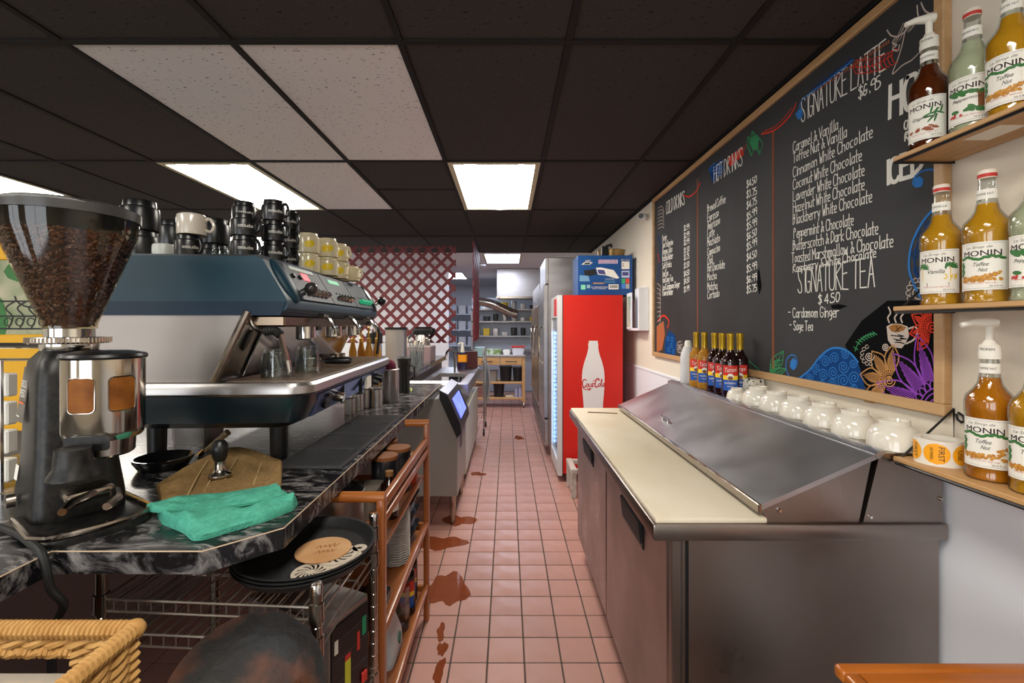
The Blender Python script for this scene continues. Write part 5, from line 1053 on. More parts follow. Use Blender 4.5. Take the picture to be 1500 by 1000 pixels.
# steel warmer box with black control face
bxM = T(-.455, 1.155, .656)@RZ(math.radians(-24)); t = thing('countertop_warmer', 'stainless box appliance with black control face under the wire shelf', 'appliance', (-.439, 1.168, .3815), math.radians(-24))
bb = lambda: MB(bxM)
bb().box(-.3, 0, 0, .15, -.272, 0, bev=.004).build('casing', STEEL, t); fp = bb().box(.0005, .004, .01, .145, -.255, -.02).build('control_face', BLACK, t)
for a, b, c, d, m in ((.018, .03, -.09, -.055, PAPER), (.055, .075, -.2, -.13, M('print_lime', (190, 190, 50), .5)), (.055, .075, -.13, -.115, REDP), (.1, .11, -.13, -.08, REDP), (.12, .135, -.1, -.05, M('print_emerald', (20, 130, 90), .5))): bb().box(.004, .0052, a, b, c, d).build('control_mark', m, fp)
for z in (-.06, -.11, -.17): bb().box(.004, .0046, .012, .143, z, z+.0015).build('control_line', M('dim_line', (70, 70, 74), .5), fp)
bb().box(.003, .012, .115, .135, -.23, -.2, bev=.003).build('red_switch', REDP, fp)
# low table in the left foreground with basket and rusty pan
t = thing('low_table', 'dark low table under the wicker basket', 'table', (-.85, .55, 0)); zl = .583
MB().box(-1.5, -.25, .2, .93, zl-.025, zl, bev=.003).build('top', M('dark_board', (48, 38, 34), .6), t)
for x in (-1.45, -.31):
    for y in (.25, .88): MB().box(x-.02, x+.02, y-.02, y+.02, 0, zl-.025).build('leg', M('dark_board'), t)
WK = M('wicker_straw', (198, 156, 92), .7, var=(26, (164, 116, 56), .3, 3)); bk = thing('wicker_basket', 'woven straw wicker basket in the left foreground', 'basket', (-.85, .6, zl))
ztop = .905
c1 = W(197, 935, .765); bx1 = c1.x; by1 = .765; bx0 = -1.18; by0 = .42
def coil(a, b, r, pitch, r2, turns_out=1.0):
    """strand wound around a straight core from a to b"""
    a = Vector(a); b = Vector(b); d = b-a; L = d.length; d.normalize(); u = d.cross(Vector((0, 0, 1))).normalized(); v = u.cross(d); n = int(L/pitch)*8
    return [a+d*(L*i/n)+r*(u*math.cos(2*PI*i/8)+v*math.sin(2*PI*i/8)) for i in range(n+1)]
core = [(bx0, by1, ztop), (bx1, by1, ztop), (bx1, by0, ztop), (bx0, by0, ztop)]
for k in range(4):
    a, b = core[k], core[(k+1) % 4]; MB().tube([a, b], .0115, 8).build('rim_core', WK, bk); tag(MB().tube(coil(a, b, .0105, .0085, 0), .0046, 6).build('rim_wrap', WK, bk), kind='stuff')
for (x, y, z) in core: MB().ball((x, y, z), .0165, 10, 8).build('rim_corner', WK, bk)
def braid(a, b, z, r=.0062):
    a = Vector((*a, z)); b = Vector((*b, z)); d = (b-a); L = d.length; d.normalize(); u = d.cross(Vector((0, 0, 1))); mb = MB(); n = int(L/.007)
    for ph in (0, PI): mb.tube([a+d*(L*i/n)+u*(.0055*math.cos(i*.62+ph))+Vector((0, 0, .0045*math.sin(i*.62+ph))) for i in range(n+1)], r, 6)
    return mb
for k in range(4):
    a, b = core[k][:2], core[(k+1) % 4][:2]
    for row in range(19):
        z = ztop-.022-.0155*row
        if k == 0 and row in (2, 3, 4): 
            m_ = (a[0]+(b[0]-a[0])*.82, a[1]); braid(m_, b, z).build('woven_strand', WK, bk); continue
        braid(a, b, z).build('woven_strand', WK, bk)
tag(MB().tube(coil((bx0, by1, ztop-.036), (bx0+(bx1-bx0)*.82, by1, ztop-.036), .007, .0085, 0), .0045, 6).build('handle_wrap', WK, bk), kind='stuff'); MB().tube([(bx0, by1, ztop-.036), (bx0+(bx1-bx0)*.82, by1, ztop-.036)], .008, 8).build('handle_core', WK, bk)
MB().box(bx0, bx1, by0, by1, zl+.001, zl+.012).build('bottom', WK, bk)
o = MB(); 
for (a, b, z) in ((0.02, 0.03, zl+.014), (.015, .025, ztop-.045)): pass
o.loft([[(x, y, z) for x, y in rrect(bx0+q, bx1-q, by0+q, by1-q, .03, 4)] for q, z in ((.05, zl+.014), (.04, ztop-.06), (.034, ztop-.052), (.034, ztop-.048))])
tag(o.build('plastic_tub', M('clear_plastic_lid', (206, 198, 184), .12, alpha=.45), loc=((bx0+bx1)/2, (by0+by1)/2, zl+.014)), 'clear plastic tub lying inside the wicker basket', 'tub')
# rusty black pan leaning on the shelf
PANM = M('rusty_black_iron', (26, 25, 25), .5, var=(7, (112, 62, 34), .12, 8), bump=(40, .25)); PANM.node_tree.nodes['Color Ramp'].color_ramp.elements[0].position = .46; PANM.node_tree.nodes['Color Ramp'].color_ramp.elements[1].position = .68
pc = W(380, 1010, .86); PM = T(pc.x-.03, pc.y+.0, .705)@RZ(R90(14))@RX(R90(52)); t = thing('iron_pan', 'rusty black iron pan leaning in front of the wire shelf', 'pan', (pc.x, pc.y, zl))
MB(PM).lathe([(0, -.034), (.09, -.03), (.128, -.008), (.142, .004), (.145, .006), (.145, .0), (.13, -.016), (.092, -.038), (0, -.042)], 44).build('bowl', PANM, t)
hb = Vector((.1, .0, -.012)); mb = MB(PM).tube([(.085, -.005, -.005), (.04, -.05, .02), (.0, -.1, .045)], [.017, .0165, .013], 12); mb.build('handle', PANM, t); MB(PM).box(.075, .1, -.016, .016, -.02, .006, bev=.004).build('handle_bracket', PANM, t)
# ================================================================ wooden trolley
TW = wood('orange_beech', (176, 104, 48), (142, 76, 32), .4, 1, 1, .35); TWz = wood('orange_beech_upright', (160, 92, 46), (130, 68, 30), .35, 2, 1, .35); TWx = wood('orange_beech_cross', (186, 112, 44), (150, 82, 30), .35, 0, 1, .35)
tr_ = thing('wooden_trolley', 'orange varnished wooden serving trolley beside the bar counter', 'trolley', (-.56, 1.8, 0)); xa, xb, yn, yf = -.388, -.74, 1.405, 2.19
for x in (xa, xb):
    for y, z1 in ((yn, .885), (yf, .952 if x == xa else .9)):
        MB().box(x-.013, x+.013, y-.016, y+.016, .03 if y < 2 else .0, z1, bev=.006, seg=2).build('post', TWz, tr_)
    for z, h in ((.862, .016), (.812, .014), (.465, .016), (.165, .016)): MB().box(x-.011, x+.011, yn+.012, yf-.012, z-h, z+h, bev=.005, seg=2).build('side_rail', TW, tr_)
for y, z, xq in ((yn, .886, xb-.012), (yf, .945, -.49)): MB().tube([(xq, y, z), (xa+.012, y, z)], .017, 12).build('handle_bar', TWx, tr_)
for y in (yn, yf):
    for z in (.79, .45, .15): MB().box(xb, xa, y-.009, y+.009, z-.016, z+.016, bev=.003).build('cross_rail', TWx, tr_)
for z in (.70, .44, .145): MB().box(xb+.008, xa-.008, yn+.01, yf-.01, z-.008, z, bev=.001).build('shelf_board', TW, tr_)
def put(name, mb, mat, loc, label, cat, group=None): return tag(mb.build(name, mat, loc=loc), label, cat, group)
LIDW = wood('lid_wood', (150, 92, 50), (118, 68, 34), .5, 0, 1, 0)
for k, (x, y) in enumerate(((-.50, 1.86), (-.475, 1.985), (-.56, 2.105))):
    t = thing('black_jar', ('black jar with wooden lid nearest the camera on the trolley', 'middle black jar with wooden lid on the trolley', 'farthest black jar with wooden lid on the trolley')[k], 'jar', (x, y, .7), group='black jars with wooden lids')
    MB().lathe([(0, .0005), (.05, .0005), (.053, .004), (.053, .165), (.05, .172), (0, .172)], 28, (x, y, .7)).build('body', M('black_jar', (26, 26, 30), .3), t); MB().lathe([(0, .172), (.052, .172), (.052, .186), (0, .187)], 28, (x, y, .7)).build('lid', LIDW, t)
x, y = -.44, 1.70; t = thing('brown_glass_bottle', 'dark brown glass bottle with cream label on the trolley', 'bottle', (x, y, .7)); MB().lathe([(0, .0005), (.033, .0005), (.035, .004), (.035, .105), (.03, .125), (.014, .142), (.012, .155), (0, .155)], 28, (x, y, .7)).build('glass', M('brown_glass', (30, 14, 8), .1, spec=.7), t)
MB().lathe([(0, .154), (.015, .154), (.015, .172), (0, .173)], 18, (x, y, .7)).build('cap', wood('cork', (150, 106, 54), (120, 82, 40), .8, 2, 1, 0), t); lb = patch((x, y, .7), .0352, facing(x, y), -.045, .045, .03, .1, .0005, 14).build('label', PAPER, t); mb = MB(); ff = ink((x, y, .7), .0352, facing(x, y), .0012); mb.poly([ff(-.012, .075), ff(0, .066), ff(.012, .075), ff(0, .084)]); mb.build('leaf_logo', M('olive_print', (70, 76, 40), .6), lb, smooth=False)
put('steel_pot', MB().lathe([(0, .0005), (.085, .0005), (.088, .004), (.088, .15), (.092, .153), (.09, .155), (.084, .152), (.084, .008), (0, .006)], 36, (-.58, 1.55, .7)), STEEL, (-.58, 1.55, .7), 'stainless pot on the near end of the trolley top', 'pot')
put('clear_food_box', MB().loft([[(x_, y_, z) for x_, y_ in rrect(-.66-q, -.50+q, 1.66-q, 1.78+q, .015, 3)] for q, z in ((0, .7005), (.012, .80), (.016, .80), (.016, .806))]), M('frosted_box', (150, 140, 128), .2, alpha=.5), (-.52, 1.72, .7), 'frosted clear food box behind the steel pot on the trolley', 'box')
t = thing('red_food_tub', 'red food tub with white lid at the far end of the trolley', 'tub', (-.415, 2.125, .7)); MB().lathe([(0, .0005), (.034, .0005), (.04, .11), (0, .11)], 24, (-.445, 2.075, .7)).build('tub', M('red_sauce', (170, 50, 24), .3), t); MB().lathe([(.034, .11), (.042, .11), (.042, .12), (.036, .12), (.034, .11)], 24, (-.445, 2.075, .7)).build('lid', PUMPW, t)
mb = MB(); ring_ = [(math.cos(2*PI*i/40), math.sin(2*PI*i/40), i) for i in range(40)]
for k in range(24):
    mb.loft([[(-.462+(.046+q+.003*math.sin(10*PI*i/40*2))*cx_, 1.88+(.046+q+.003*math.sin(10*PI*i/40*2))*sy_, .4405+k*.0095+dz) for cx_, sy_, i in ring_] for q, dz in ((0, 0), (.012, .0085))])
put('paper_filter_stack', mb, M('white_paper_cup', (206, 200, 196), .8), (-.462, 1.88, .44), 'tall stack of white fluted paper filters on the middle trolley shelf', 'filters')['kind'] = 'stuff'
for k in range(3): put('black_food_tray', MB().loft([[(x_, y_, .4405+z+.07*k) for x_, y_ in rrect(-.54-q, -.43+q, 1.985-q, 2.13+q, .02, 4)] for q, z in ((0, 0), (.015, .06), (.02, .06), (.02, .066))]), M('black_pp', (26, 26, 30), .25), (-.48, 2.05, .44+.07*k), ('lowest', 'middle', 'topmost')[k]+' black plastic tray stacked behind the paper filters', 'tray', 'black plastic trays on the trolley')
put('dark_binder', MB(T(-.46, 1.55, .4405)).loft([[(x_, y_, z) for x_, y_ in rrect(-.08, .04, -.1, .1, .01, 3)] for z in (0, .03)]), M('black_pp'), (-.46, 1.55, .44), 'black flat folder on the middle trolley shelf', 'folder')
put('green_plant', MB().ball((-.46, 1.56, .505), (.03, .04, .033), 12, 8), M('olive_moss', (86, 82, 40), .9, bump=(60, 1)), (-.46, 1.56, .4705), 'small olive green clump on the black folder', 'plant')
bg = MB(); rings = []
for z, a, b in ((0, .07, .035), (.03, .075, .045), (.09, .07, .04), (.14, .06, .018), (.165, .06, .006)): rings.append([(-.455+x_, 1.74+y_, .1455+z) for x_, y_ in rrect(-b, b, -a, a, min(a, b)*.7, 5)])
t = thing('paper_coffee_bag', 'white coffee bag with green diamond on the lowest trolley shelf', 'bag', (-.455, 1.74, .145)); bg.loft(rings).build('bag', M('white_foil_bag', (190, 190, 192), .35, bump=(12, .5)), t); MB().add([(-.409, 1.74, .25), (-.409, 1.76, .225), (-.409, 1.74, .2), (-.409, 1.72, .225), (-.412, 1.74, .25), (-.412, 1.76, .225), (-.412, 1.74, .2), (-.412, 1.72, .225)], [(0, 1, 2, 3), (4, 7, 6, 5), (0, 4, 5, 1), (1, 5, 6, 2), (2, 6, 7, 3), (3, 7, 4, 0)]).build('green_diamond', M('green_diamond', (20, 110, 90), .5), t)
tumbler((-.45, 1.91, .1455), .042, .11, 'clear tumbler on the lowest trolley shelf beside the coffee bag', inv=False, group='glasses on the trolley'); tumbler((-.45, 1.91, .2255), .041, .1, 'clear tumbler nested on top of another on the lowest trolley shelf', inv=False, group='glasses on the trolley')
for k, (x, y) in enumerate(((-.445, 2.02), (-.455, 2.12))):
    t = thing('syrup_bottle', ('dark syrup bottle with red label on the lowest trolley shelf', 'farther dark syrup bottle with red and blue label on the lowest trolley shelf')[k], 'bottle', (x, y, .145), group='bottles on the trolley'); L_ = (x, y, .145); MB().lathe([(0, .0005), (.035, .0005), (.037, .004), (.037, .165), (.034, .182), (.022, .2), (.0145, .218), (.0135, .25), (0, .25)], 24, L_).build('glass', SYR['dark'], t); a = facing(x, y); patch(L_, .0372, a, -.036, .036, .105, .15, .0004).build('label_top', TB_['red'], t); patch(L_, .0372, a, -.036, .036, .085, .105, .0004).build('label_band', TB_['yellow'], t); patch(L_, .0372, a, -.036, .036, .035, .085, .0004).build('label_bottom', TB_['blue'], t)
# ================================================================ ice and water dispenser
GREYP = M('grey_dispenser_panel', (158, 156, 152), .4, .3); dx = -.352; y0, y1 = 3.21, 3.86
t = thing('ice_dispenser', 'grey undercounter ice machine with sloping blue touch screen', 'ice machine', (-.75, 3.5, 0))
MB().prism([(-1.1, .21), (dx, .21), (dx, .70), (-.44, .895), (-1.1, .895)], 1, y0, y1).build('casing', GREYP, t)
MB().prism([(dx, .62), (dx+.03, .665), (dx+.022, .72), (-.42, .925), (-.475, .955), (-.478, .90)], 1, y0-.012, y1).build('bezel', M('dark_bezel', (34, 36, 40), .3), t)
e0 = Vector((dx+.022, 0, .72)); e1 = Vector((-.42, 0, .925)); nn = Vector((.205, 0, .094)).normalized()
SCR = M('blue_screen', (60, 70, 220), .2, emit=((70, 84, 230), 1.6), var=(9, (140, 150, 250), .2, 3)); sc_ = MB(); q0 = e0+(e1-e0)*.08+nn*.002; q1 = e0+(e1-e0)*.78+nn*.002
sc_.add([q0+Vector((0, y0+.1, 0)), q0+Vector((0, y1-.12, 0)), q1+Vector((0, y1-.12, 0)), q1+Vector((0, y0+.1, 0))], [(0, 1, 2, 3)]); sc_.build('screen', SCR, t)
MB().prism([(-.42, .926), (-.475, .956), (-.474, .96), (-.416, .93)], 1, y0-.013, y1+.001).build('top_trim', STEEL, t)
MB().box(dx-.002, dx+.006, y0+.2, y0+.3, .5, .62, bev=.002).build('badge', M('grey_badge', (96, 92, 104), .5), t)
MB().box(-1.08, -.45, 3.602, y1, .895, .945, bev=.004).build('white_top', WALLW, t)
for x in (-.39, -1.05):
    for y in (y0+.05, y1-.05): MB().cyl((x, y, 0), (x, y, .21), .018, .025, 14).build('leg', CHROMEW, t)
# ================================================================ red drinks fridge
RED = M('red_fridge_enamel', (206, 30, 14), .4); FW = M('fridge_white', (206, 204, 204), .4)
fx0, fx1, fy0, fy1, fz0, fz1 = .504, 1.04, 4.1, 4.72, .08, 1.686
t = thing('drinks_fridge', 'red glass-door drinks fridge with white bottle print on its side', 'fridge', (.77, 4.4, 0))
mb = MB(); 
for a in ((fx0, fx1, fy0, fy0+.03, fz0, fz1), (fx0, fx1, fy1-.03, fy1, fz0, fz1), (fx1-.03, fx1, fy0+.03, fy1-.03, fz0, fz1), (fx0, fx1-.03, fy0+.03, fy1-.03, fz0, fz0+.12), (fx0, fx1-.03, fy0+.03, fy1-.03, fz1-.14, fz1)): mb.box(*a)
cab = mb.build('cabinet', RED, t)
MB().box(fx0-.008, fx0, fy0+.004, fy1, fz0, fz1-.003).build('gasket', BLACK, t)
dr_ = MB()
for a in ((fy0-.002, fy0+.05, fz0-.02, fz1), (fy1-.05, fy1, fz0-.02, fz1), (fy0+.05, fy1-.05, fz0-.02, fz0+.1), (fy0+.05, fy1-.05, fz1-.2, fz1)): dr_.box(fx0-.05, fx0-.008, *a)
dr_ = dr_.build('door', FW, t); MB().box(fx0-.032, fx0-.024, fy0+.05, fy1-.05, fz0+.1, fz1-.2).build('pane', glass('door_glass', (226, 236, 246), .16), dr_)
LED = M('blue_white_led', (200, 220, 255), .4, emit=((150, 195, 255), 14))
for y in (fy0+.055, fy1-.07):
    for k in range(26): MB().box(fx0-.022, fx0-.014, y, y+.012, fz0+.14+.044*k, fz0+.165+.044*k).build('led', LED, dr_)
MB().box(fx0-.0525, fx0-.05, fy0+.08, fy0+.3, 1.5, 1.66).build('red_sign', RED, dr_)
for z in (.45, .8, 1.15): MB().box(fx0+.02, fx1-.04, fy0+.04, fy1-.04, z, z+.012).build('shelf', FW, cab)
for (x, y) in ((fx0+.05, fy0+.05), (fx1-.05, fy0+.05), (fx0+.05, fy1-.05), (fx1-.05, fy1-.05)): MB().cyl((x, y, 0), (x, y, fz0), .02, n=12).build('foot', BLACK, t)
# printed bottle and script on the side panel
def sp_(px, py, d=.0012): v = W(px, py, fy0); return (v.x, fy0-d, v.z)
half = [(856.5, 0), (862.5, 499), (862.5, 502), (861.5, 504), (862, 508), (861, 514), (859.5, 520), (856, 530), (853.6, 540), (852.6, 548), (852.4, 558), (852.6, 566), (853.4, 576), (854.6, 590), (855.5, 606)][1:]
cxb = 869; outl_ = half+[(2*cxb-x, y) for x, y in reversed(half)]
BW = M('bottle_print_white', (226, 222, 220), .45); MB().poly([sp_(*q) for q in outl_]).build('bottle_print', BW, cab, smooth=False)
mb = MB(); q = MB(); scr = lambda u, v: sp_(u, v, .0022)
for st, wd in (([(858.5, 557), (857, 555.6), (854.5, 556.5), (853.2, 560), (853.6, 565), (855.4, 567), (858, 565)], 1.1), ([(859.8, 562), (858.6, 564), (859.2, 566.8), (860.8, 566.2), (861.4, 563.6), (860.6, 561.6), (859.8, 562)], .8), ([(864, 562), (862.8, 562.4), (862.4, 565), (863.4, 566.6), (865, 565.2)], .8), ([(868, 561.6), (866.6, 562.2), (865.9, 564.6), (866.6, 566.3), (868, 564.8), (868.6, 561.4), (868.4, 565.6), (869.4, 566)], .9),
               ([(869.6, 561.4), (871, 561.4)], .8), ([(877.6, 557), (876.6, 554.4), (874.2, 555), (872, 559.4), (871.6, 564.4), (873.4, 567), (876, 565)], 1.2), ([(877.8, 561.4), (876.6, 563.4), (877.2, 566), (878.8, 565.2), (879.2, 562.4), (877.8, 561.4)], .8), ([(880.4, 563), (882, 557), (881.4, 555.2), (880.4, 559), (880.6, 565.6), (882, 565.4)], .8), ([(884.8, 561.2), (883.4, 562), (882.8, 564.4), (883.6, 566), (885, 564), (885.2, 561.4), (885.2, 565), (886, 565.2)], .9), ([(853.6, 567), (858, 570.4), (864, 568.6), (862, 571.5), (866, 568.8)], .9), ([(868, 558.6), (872, 556), (878, 555.4)], .5)):
    mb.ribbon(spline(st, 5), wd*1.35, scr)
mb.build('script_print', M('print_dark_red', (190, 26, 24), .5), cab, smooth=False)
# printed appliance carton with pots on top
cx0, cx1, cy0, cy1 = .642, 1.14, 4.14, 4.46; cz0, cz1 = 1.688, 2.05; CB = M('blue_carton', (16, 84, 150), .45, var=(1.6, (10, 58, 120), .4, 2))
t = thing('appliance_carton', 'blue printed appliance carton on top of the red fridge', 'box', (.89, 4.3, cz0)); bx_ = MB().box(cx0, cx1, cy0, cy1, cz0, cz1, bev=.003).build('carton', CB, t)
def cq(px, py, d=.0015): v = W(px, py, cy0); return (v.x, cy0-d, v.z)
c_ = lambda u, v: cq(u, v, .003)
def rectp(x0, x1, y0, y1, m, nm, d=.0015): MB().poly([cq(x0, y0, d), cq(x1, y0, d), cq(x1, y1, d), cq(x0, y1, d)]).build(nm, m, bx_, smooth=False)
def flipv(fn): return lambda u, v: fn(u, v)
def ptxt(tx, cx, cy, w_, h_, m): mb = MB(); txt(mb, tx, 0, 0, w_, h_, lambda u, v: c_(cx+u, cy-v)); mb.build('printed_text', m, bx_, smooth=False)
ptxt('AHD', 861, 382.5, 8, 4, PAPER); MB().poly([cq(851.5, 387.5), cq(856, 384), cq(868.5, 384), cq(864, 387.5)]).build('logo_plate', PAPER, bx_, smooth=False); MB().poly([cq(854.5, 387, .002), cq(857.5, 384.6, .002), cq(866, 384.6, .002), cq(863, 387, .002)]).build('logo_inner', INK, bx_, smooth=False)
PK = M('pink_print', (226, 150, 176), .5); rectp(876.5, 905, 380.2, 386, M('pale_lilac', (190, 196, 226), .5), 'name_plate'); ptxt('REDCOOK', 890.7, 383, 27, 4.6, M('crimson_print', (206, 60, 90), .5)); ptxt('RC-212', 916, 381, 12, 2.6, PAPER)
MB().poly([cq(873, 392), cq(880, 391.5), cq(899, 395.5), cq(907, 407), cq(903, 408), cq(887, 403), cq(876, 402)]).build('pictured_scale', PAPER, bx_, smooth=False); MB().poly([cq(875, 394.6, .002), cq(885, 395.4, .002), cq(887.5, 402, .002), cq(877, 401, .002)]).build('pictured_window', M('dusky_blue', (70, 70, 130), .5), bx_, smooth=False)
MB().poly([cq(855, 396), cq(872, 394), cq(874, 402), cq(862, 404), cq(856, 402)]).build('pictured_shadow', INK, bx_, smooth=False); MB().poly([cq(849, 403), cq(862, 404), cq(864, 412), cq(849, 412)]).build('pictured_glow', M('soft_blue', (110, 156, 190), .5), bx_, smooth=False)
for y in (408.5, 411.5, 413.3): ptxt('Actual Size', 893, y, 13 if y < 410 else 16, 1.6, PAPER if y < 410 else M('sky_print', (120, 190, 220), .5))
rectp(868, 886, 413.4, 416, BROWNP, 'brown_strip'); ptxt('BLACK BOWL', 877, 414.7, 14, 1.6, PAPER); ptxt('ALL COMPONENTS INSIDE', 878, 420.4, 24, 1.8, PAPER); ptxt('PLASTIC COMPONENTS', 878, 422.6, 20, 1.6, PAPER)
rectp(851, 857.5, 417, 424, M('pale_green', (130, 210, 170), .5), 'green_badge'); rectp(859.5, 864.5, 417, 422, M('grey_green', (140, 180, 190), .5), 'round_badge'); rectp(891.5, 906, 416.2, 423.6, PAPER, 'barcode_label')
for k in range(9): rectp(893+1.35*k, 893.6+1.35*k+(.3 if k % 2 else 0), 417.4, 421.8, INK, 'barcode_bar', .002)
rectp(910.5, 922, 383, 394, PAPER, 'side_picture'); rectp(911.5, 914, 386, 387, INK, 'side_mark', .002); rectp(911.5, 914, 389, 390, INK, 'side_mark', .002); rectp(910.5, 922, 396.5, 406.5, PK if False else M('pale_lilac'), 'side_picture'); rectp(911.5, 920.5, 398.4, 403.5, M('dusky_blue'), 'side_screen', .002)
for k, m in enumerate((M('badge_green', (60, 170, 110), .5), M('badge_red', (220, 70, 50), .5), M('badge_blue', (70, 130, 210), .5), M('badge_grey', (170, 170, 160), .5))): rectp(910.5+6*(k % 2), 915.8+6*(k % 2), 408+7.6*(k//2), 415+7.6*(k//2), m, 'side_badge')
t = thing('tan_pot', 'tan handled pot lying on top of the blue carton', 'pot', (.96, 4.3, cz1)); MB().lathe([(0, .001), (.12, .001), (.13, .06), (.134, .062), (.134, .066), (.126, .062), (.12, .006), (0, .004)], 32, (.98, 4.3, cz1)).build('bowl', M('tan_metal', (150, 122, 78), .3, .7), t); MB().box(.86, .92, 4.14, 4.17, cz1+.002, cz1+.085, bev=.004).build('handle', BLACK, t); MB().tube([(.9, 4.16, cz1+.085), (.95, 4.16, cz1+.1), (.96, 4.2, cz1+.09)], .012, 8).build('grip', BLACK, t)
# low white stand before the fridge
t = thing('low_white_stand', 'low whitewashed wooden stand on the floor before the red fridge', 'stand', (.75, 3.9, 0)); WW = wood('whitewashed_wood', (202, 194, 186), (168, 156, 146), .6, 1, 1, 0)
for x in (.545, .93):
    for y in (3.74, 4.0): MB().box(x-.022, x+.022, y-.022, y+.022, 0, .215, bev=.003).build('leg', WW, t)
    MB().box(x-.024, x+.024, 3.71, 4.03, .2, .24, bev=.003).build('side_rail', WW, t)
for y in (3.73, 4.0): MB().box(.57, .905, y-.02, y+.02, .2, .238, bev=.003).build('cross_rail', WW, t)
# ================================================================ tall steel refrigerators
def fridge(x0, x1, y0, y1, z0, z1, label, mat, nd=1):
    t = thing('steel_refrigerator', label, 'refrigerator', ((x0+x1)/2, (y0+y1)/2, 0), group='tall refrigerators in the kitchen passage')
    MB().box(x0+.03, x1, y0, y1, z0, z1, bev=.005).build('cabinet', mat, t)
    MB().box(x0, x0+.03, y0+.004, y1-.004, z1-.28, z1-.004, bev=.004).build('top_grille', STEEL, t)
    w_ = (y1-y0)/nd
    for k in range(nd):
        d = MB().box(x0-.02, x0+.03, y0+w_*k+.004, y0+w_*(k+1)-.004, z0+.3, z1-.29, bev=.006).build('door', mat, t); MB().tube([(x0-.025, y0+w_*k+.06, 1.0), (x0-.06, y0+w_*k+.06, 1.03), (x0-.06, y0+w_*k+.06, 1.37), (x0-.025, y0+w_*k+.06, 1.4)], .009, 8).build('handle', CHROME, d)
    MB().box(x0-.01, x0+.03, y0+.004, y1-.004, z0, z0+.28, bev=.004).build('kick_grille', STEEL, t)
    for k in range(5): MB().box(x0-.014, x0-.01, y0+.02, y1-.02, z0+.04+.045*k, z0+.06+.045*k).build('louvre', BLACK, t)
    for x in (x0+.08, x1-.08):
        for y in (y0+.08, y1-.08): MB().cyl((x, y, .0), (x, y, z0), .025, .03, 12).build('foot', CHROMEW, t)
fridge(.41, 1.15, 4.88, 5.66, .12, 2.14, 'tall stainless refrigerator behind the red drinks fridge', STEEL)
fridge(.405, 1.12, 5.72, 7.2, .15, 1.95, 'two-door brown steel refrigerator farther down the passage', M('bronze_steel', (150, 128, 104), .35, .9), 2)
# ================================================================ red lattice screens
LR = M('red_lattice', (122, 36, 44), .55, var=(5, (100, 26, 34), .3, 2))
def lattice(t, org, ux, wd, ht, th):
    """two layers of 45 degree slats clipped to the panel; org lower corner, ux unit along width"""
    p = .1085; n_ = Vector((0, 0, 1)).cross(ux); hw = .019
    for layer in (0, 1):
        for k in range(-20, 40):
            c = k*p*math.sqrt(2)+(0 if layer else 0)
            # layer 0: u - v = c - ht ; layer 1: u + v = c
            pts = []
            for s_ in (-hw*math.sqrt(2), hw*math.sqrt(2)):
                if layer == 0: v0 = max(0, ht-c-s_ if False else -(c+s_-ht)); u0 = c+s_-ht+v0; u0 = max(u0, 0); v0 = u0-(c+s_-ht); v1 = min(ht, wd-(c+s_-ht)); u1 = v1+(c+s_-ht)
                else: u0 = max(0, c+s_-ht); v0 = c+s_-u0; u1 = min(wd, c+s_); v1 = c+s_-u1
                pts.append(((u0, v0), (u1, v1)))
            (a, b), (d, e) = pts
            ln = math.hypot(b[0]-a[0], b[1]-a[1])
            if any(q[0] < -1e-6 or q[1] < -1e-6 or q[0] > wd+1e-6 or q[1] > ht+1e-6 for q in (a, b, d, e)) or ln < .05 or (b[0]-a[0]) <= .02: continue
            f = lambda q, z: Vector(org)+ux*q[0]+Vector((0, 0, q[1]))+n_*z
            z0, z1 = (0, th) if layer == 0 else (th, 2*th); q = [a, b, e, d]
            MB().add([f(r, z0) for r in q]+[f(r, z1) for r in q], [(0, 1, 2, 3), (7, 6, 5, 4), (0, 4, 5, 1), (1, 5, 6, 2), (2, 6, 7, 3), (3, 7, 4, 0)]).build('slat', LR, t, smooth=False)
t = thing('lattice_screen', 'dark red diagonal lattice screen hanging across the passage behind the bar', 'lattice', (-1.37, 5.5, 1.2), group='red lattice screens'); lattice(t, (-2.13, 5.5, 1.2), Vector((1, 0, 0)), 1.51, 1.17, .006)
for x in (-1.9, -.97): MB().tube([(x, 5.5, 2.36), (x, 5.5, CEIL-.004)], .003, 6).build('hanging_wire', CHROME, t)
t = thing('lattice_screen', 'red lattice screen seen edge-on hanging along the aisle', 'lattice', (-.36, 5.4, 1.24), group='red lattice screens'); lattice(t, (-.36, 4.88, 1.24), Vector((.0, 1, 0)), 1.05, 1.09, .006)
for y in (4.95, 5.85): MB().tube([(-.366, y, 2.32), (-.366, y, CEIL-.004)], .003, 6).build('hanging_wire', CHROME, t)
# ================================================================ back bar: ledge, sink, tile box
zb = 1.016; t = thing('back_bar_ledge', 'dark marbled ledge behind the bar with glasses and utensils', 'counter', (-1.2, 4.9, 0)); MB().box(-1.75, -.8, 3.92, 6.0, zb-.05, zb, bev=.003).build('ledge_top', MAR, t); MB().box(-1.7, -.86, 3.95, 5.98, 0, zb-.05).build('base', M('grey_laminate', (120, 112, 112), .5), t)
t = thing('bar_sink', 'stainless bar sink unit between ledge and aisle', 'sink', (-.62, 4.6, 0)); mb = MB()
for a in ((-.79, -.72, 3.95, 5.6), (-.42, -.35, 3.95, 5.6), (-.72, -.42, 3.95, 4.1), (-.72, -.42, 4.9, 5.6)): mb.box(*a, .86, .9)
mb.build('deck', STEEL, t); MB().box(-.72, -.42, 4.1, 4.9, .66, .68).build('basin', STEEL, t); MB().box(-.79, -.36, 3.96, 5.58, .12, .66).build('cabinet', M('cream_cabinet', (206, 200, 180), .5), t); MB().box(-.352, -.342, 3.95, 5.6, .8, .9).build('front_lip', STEEL, t)
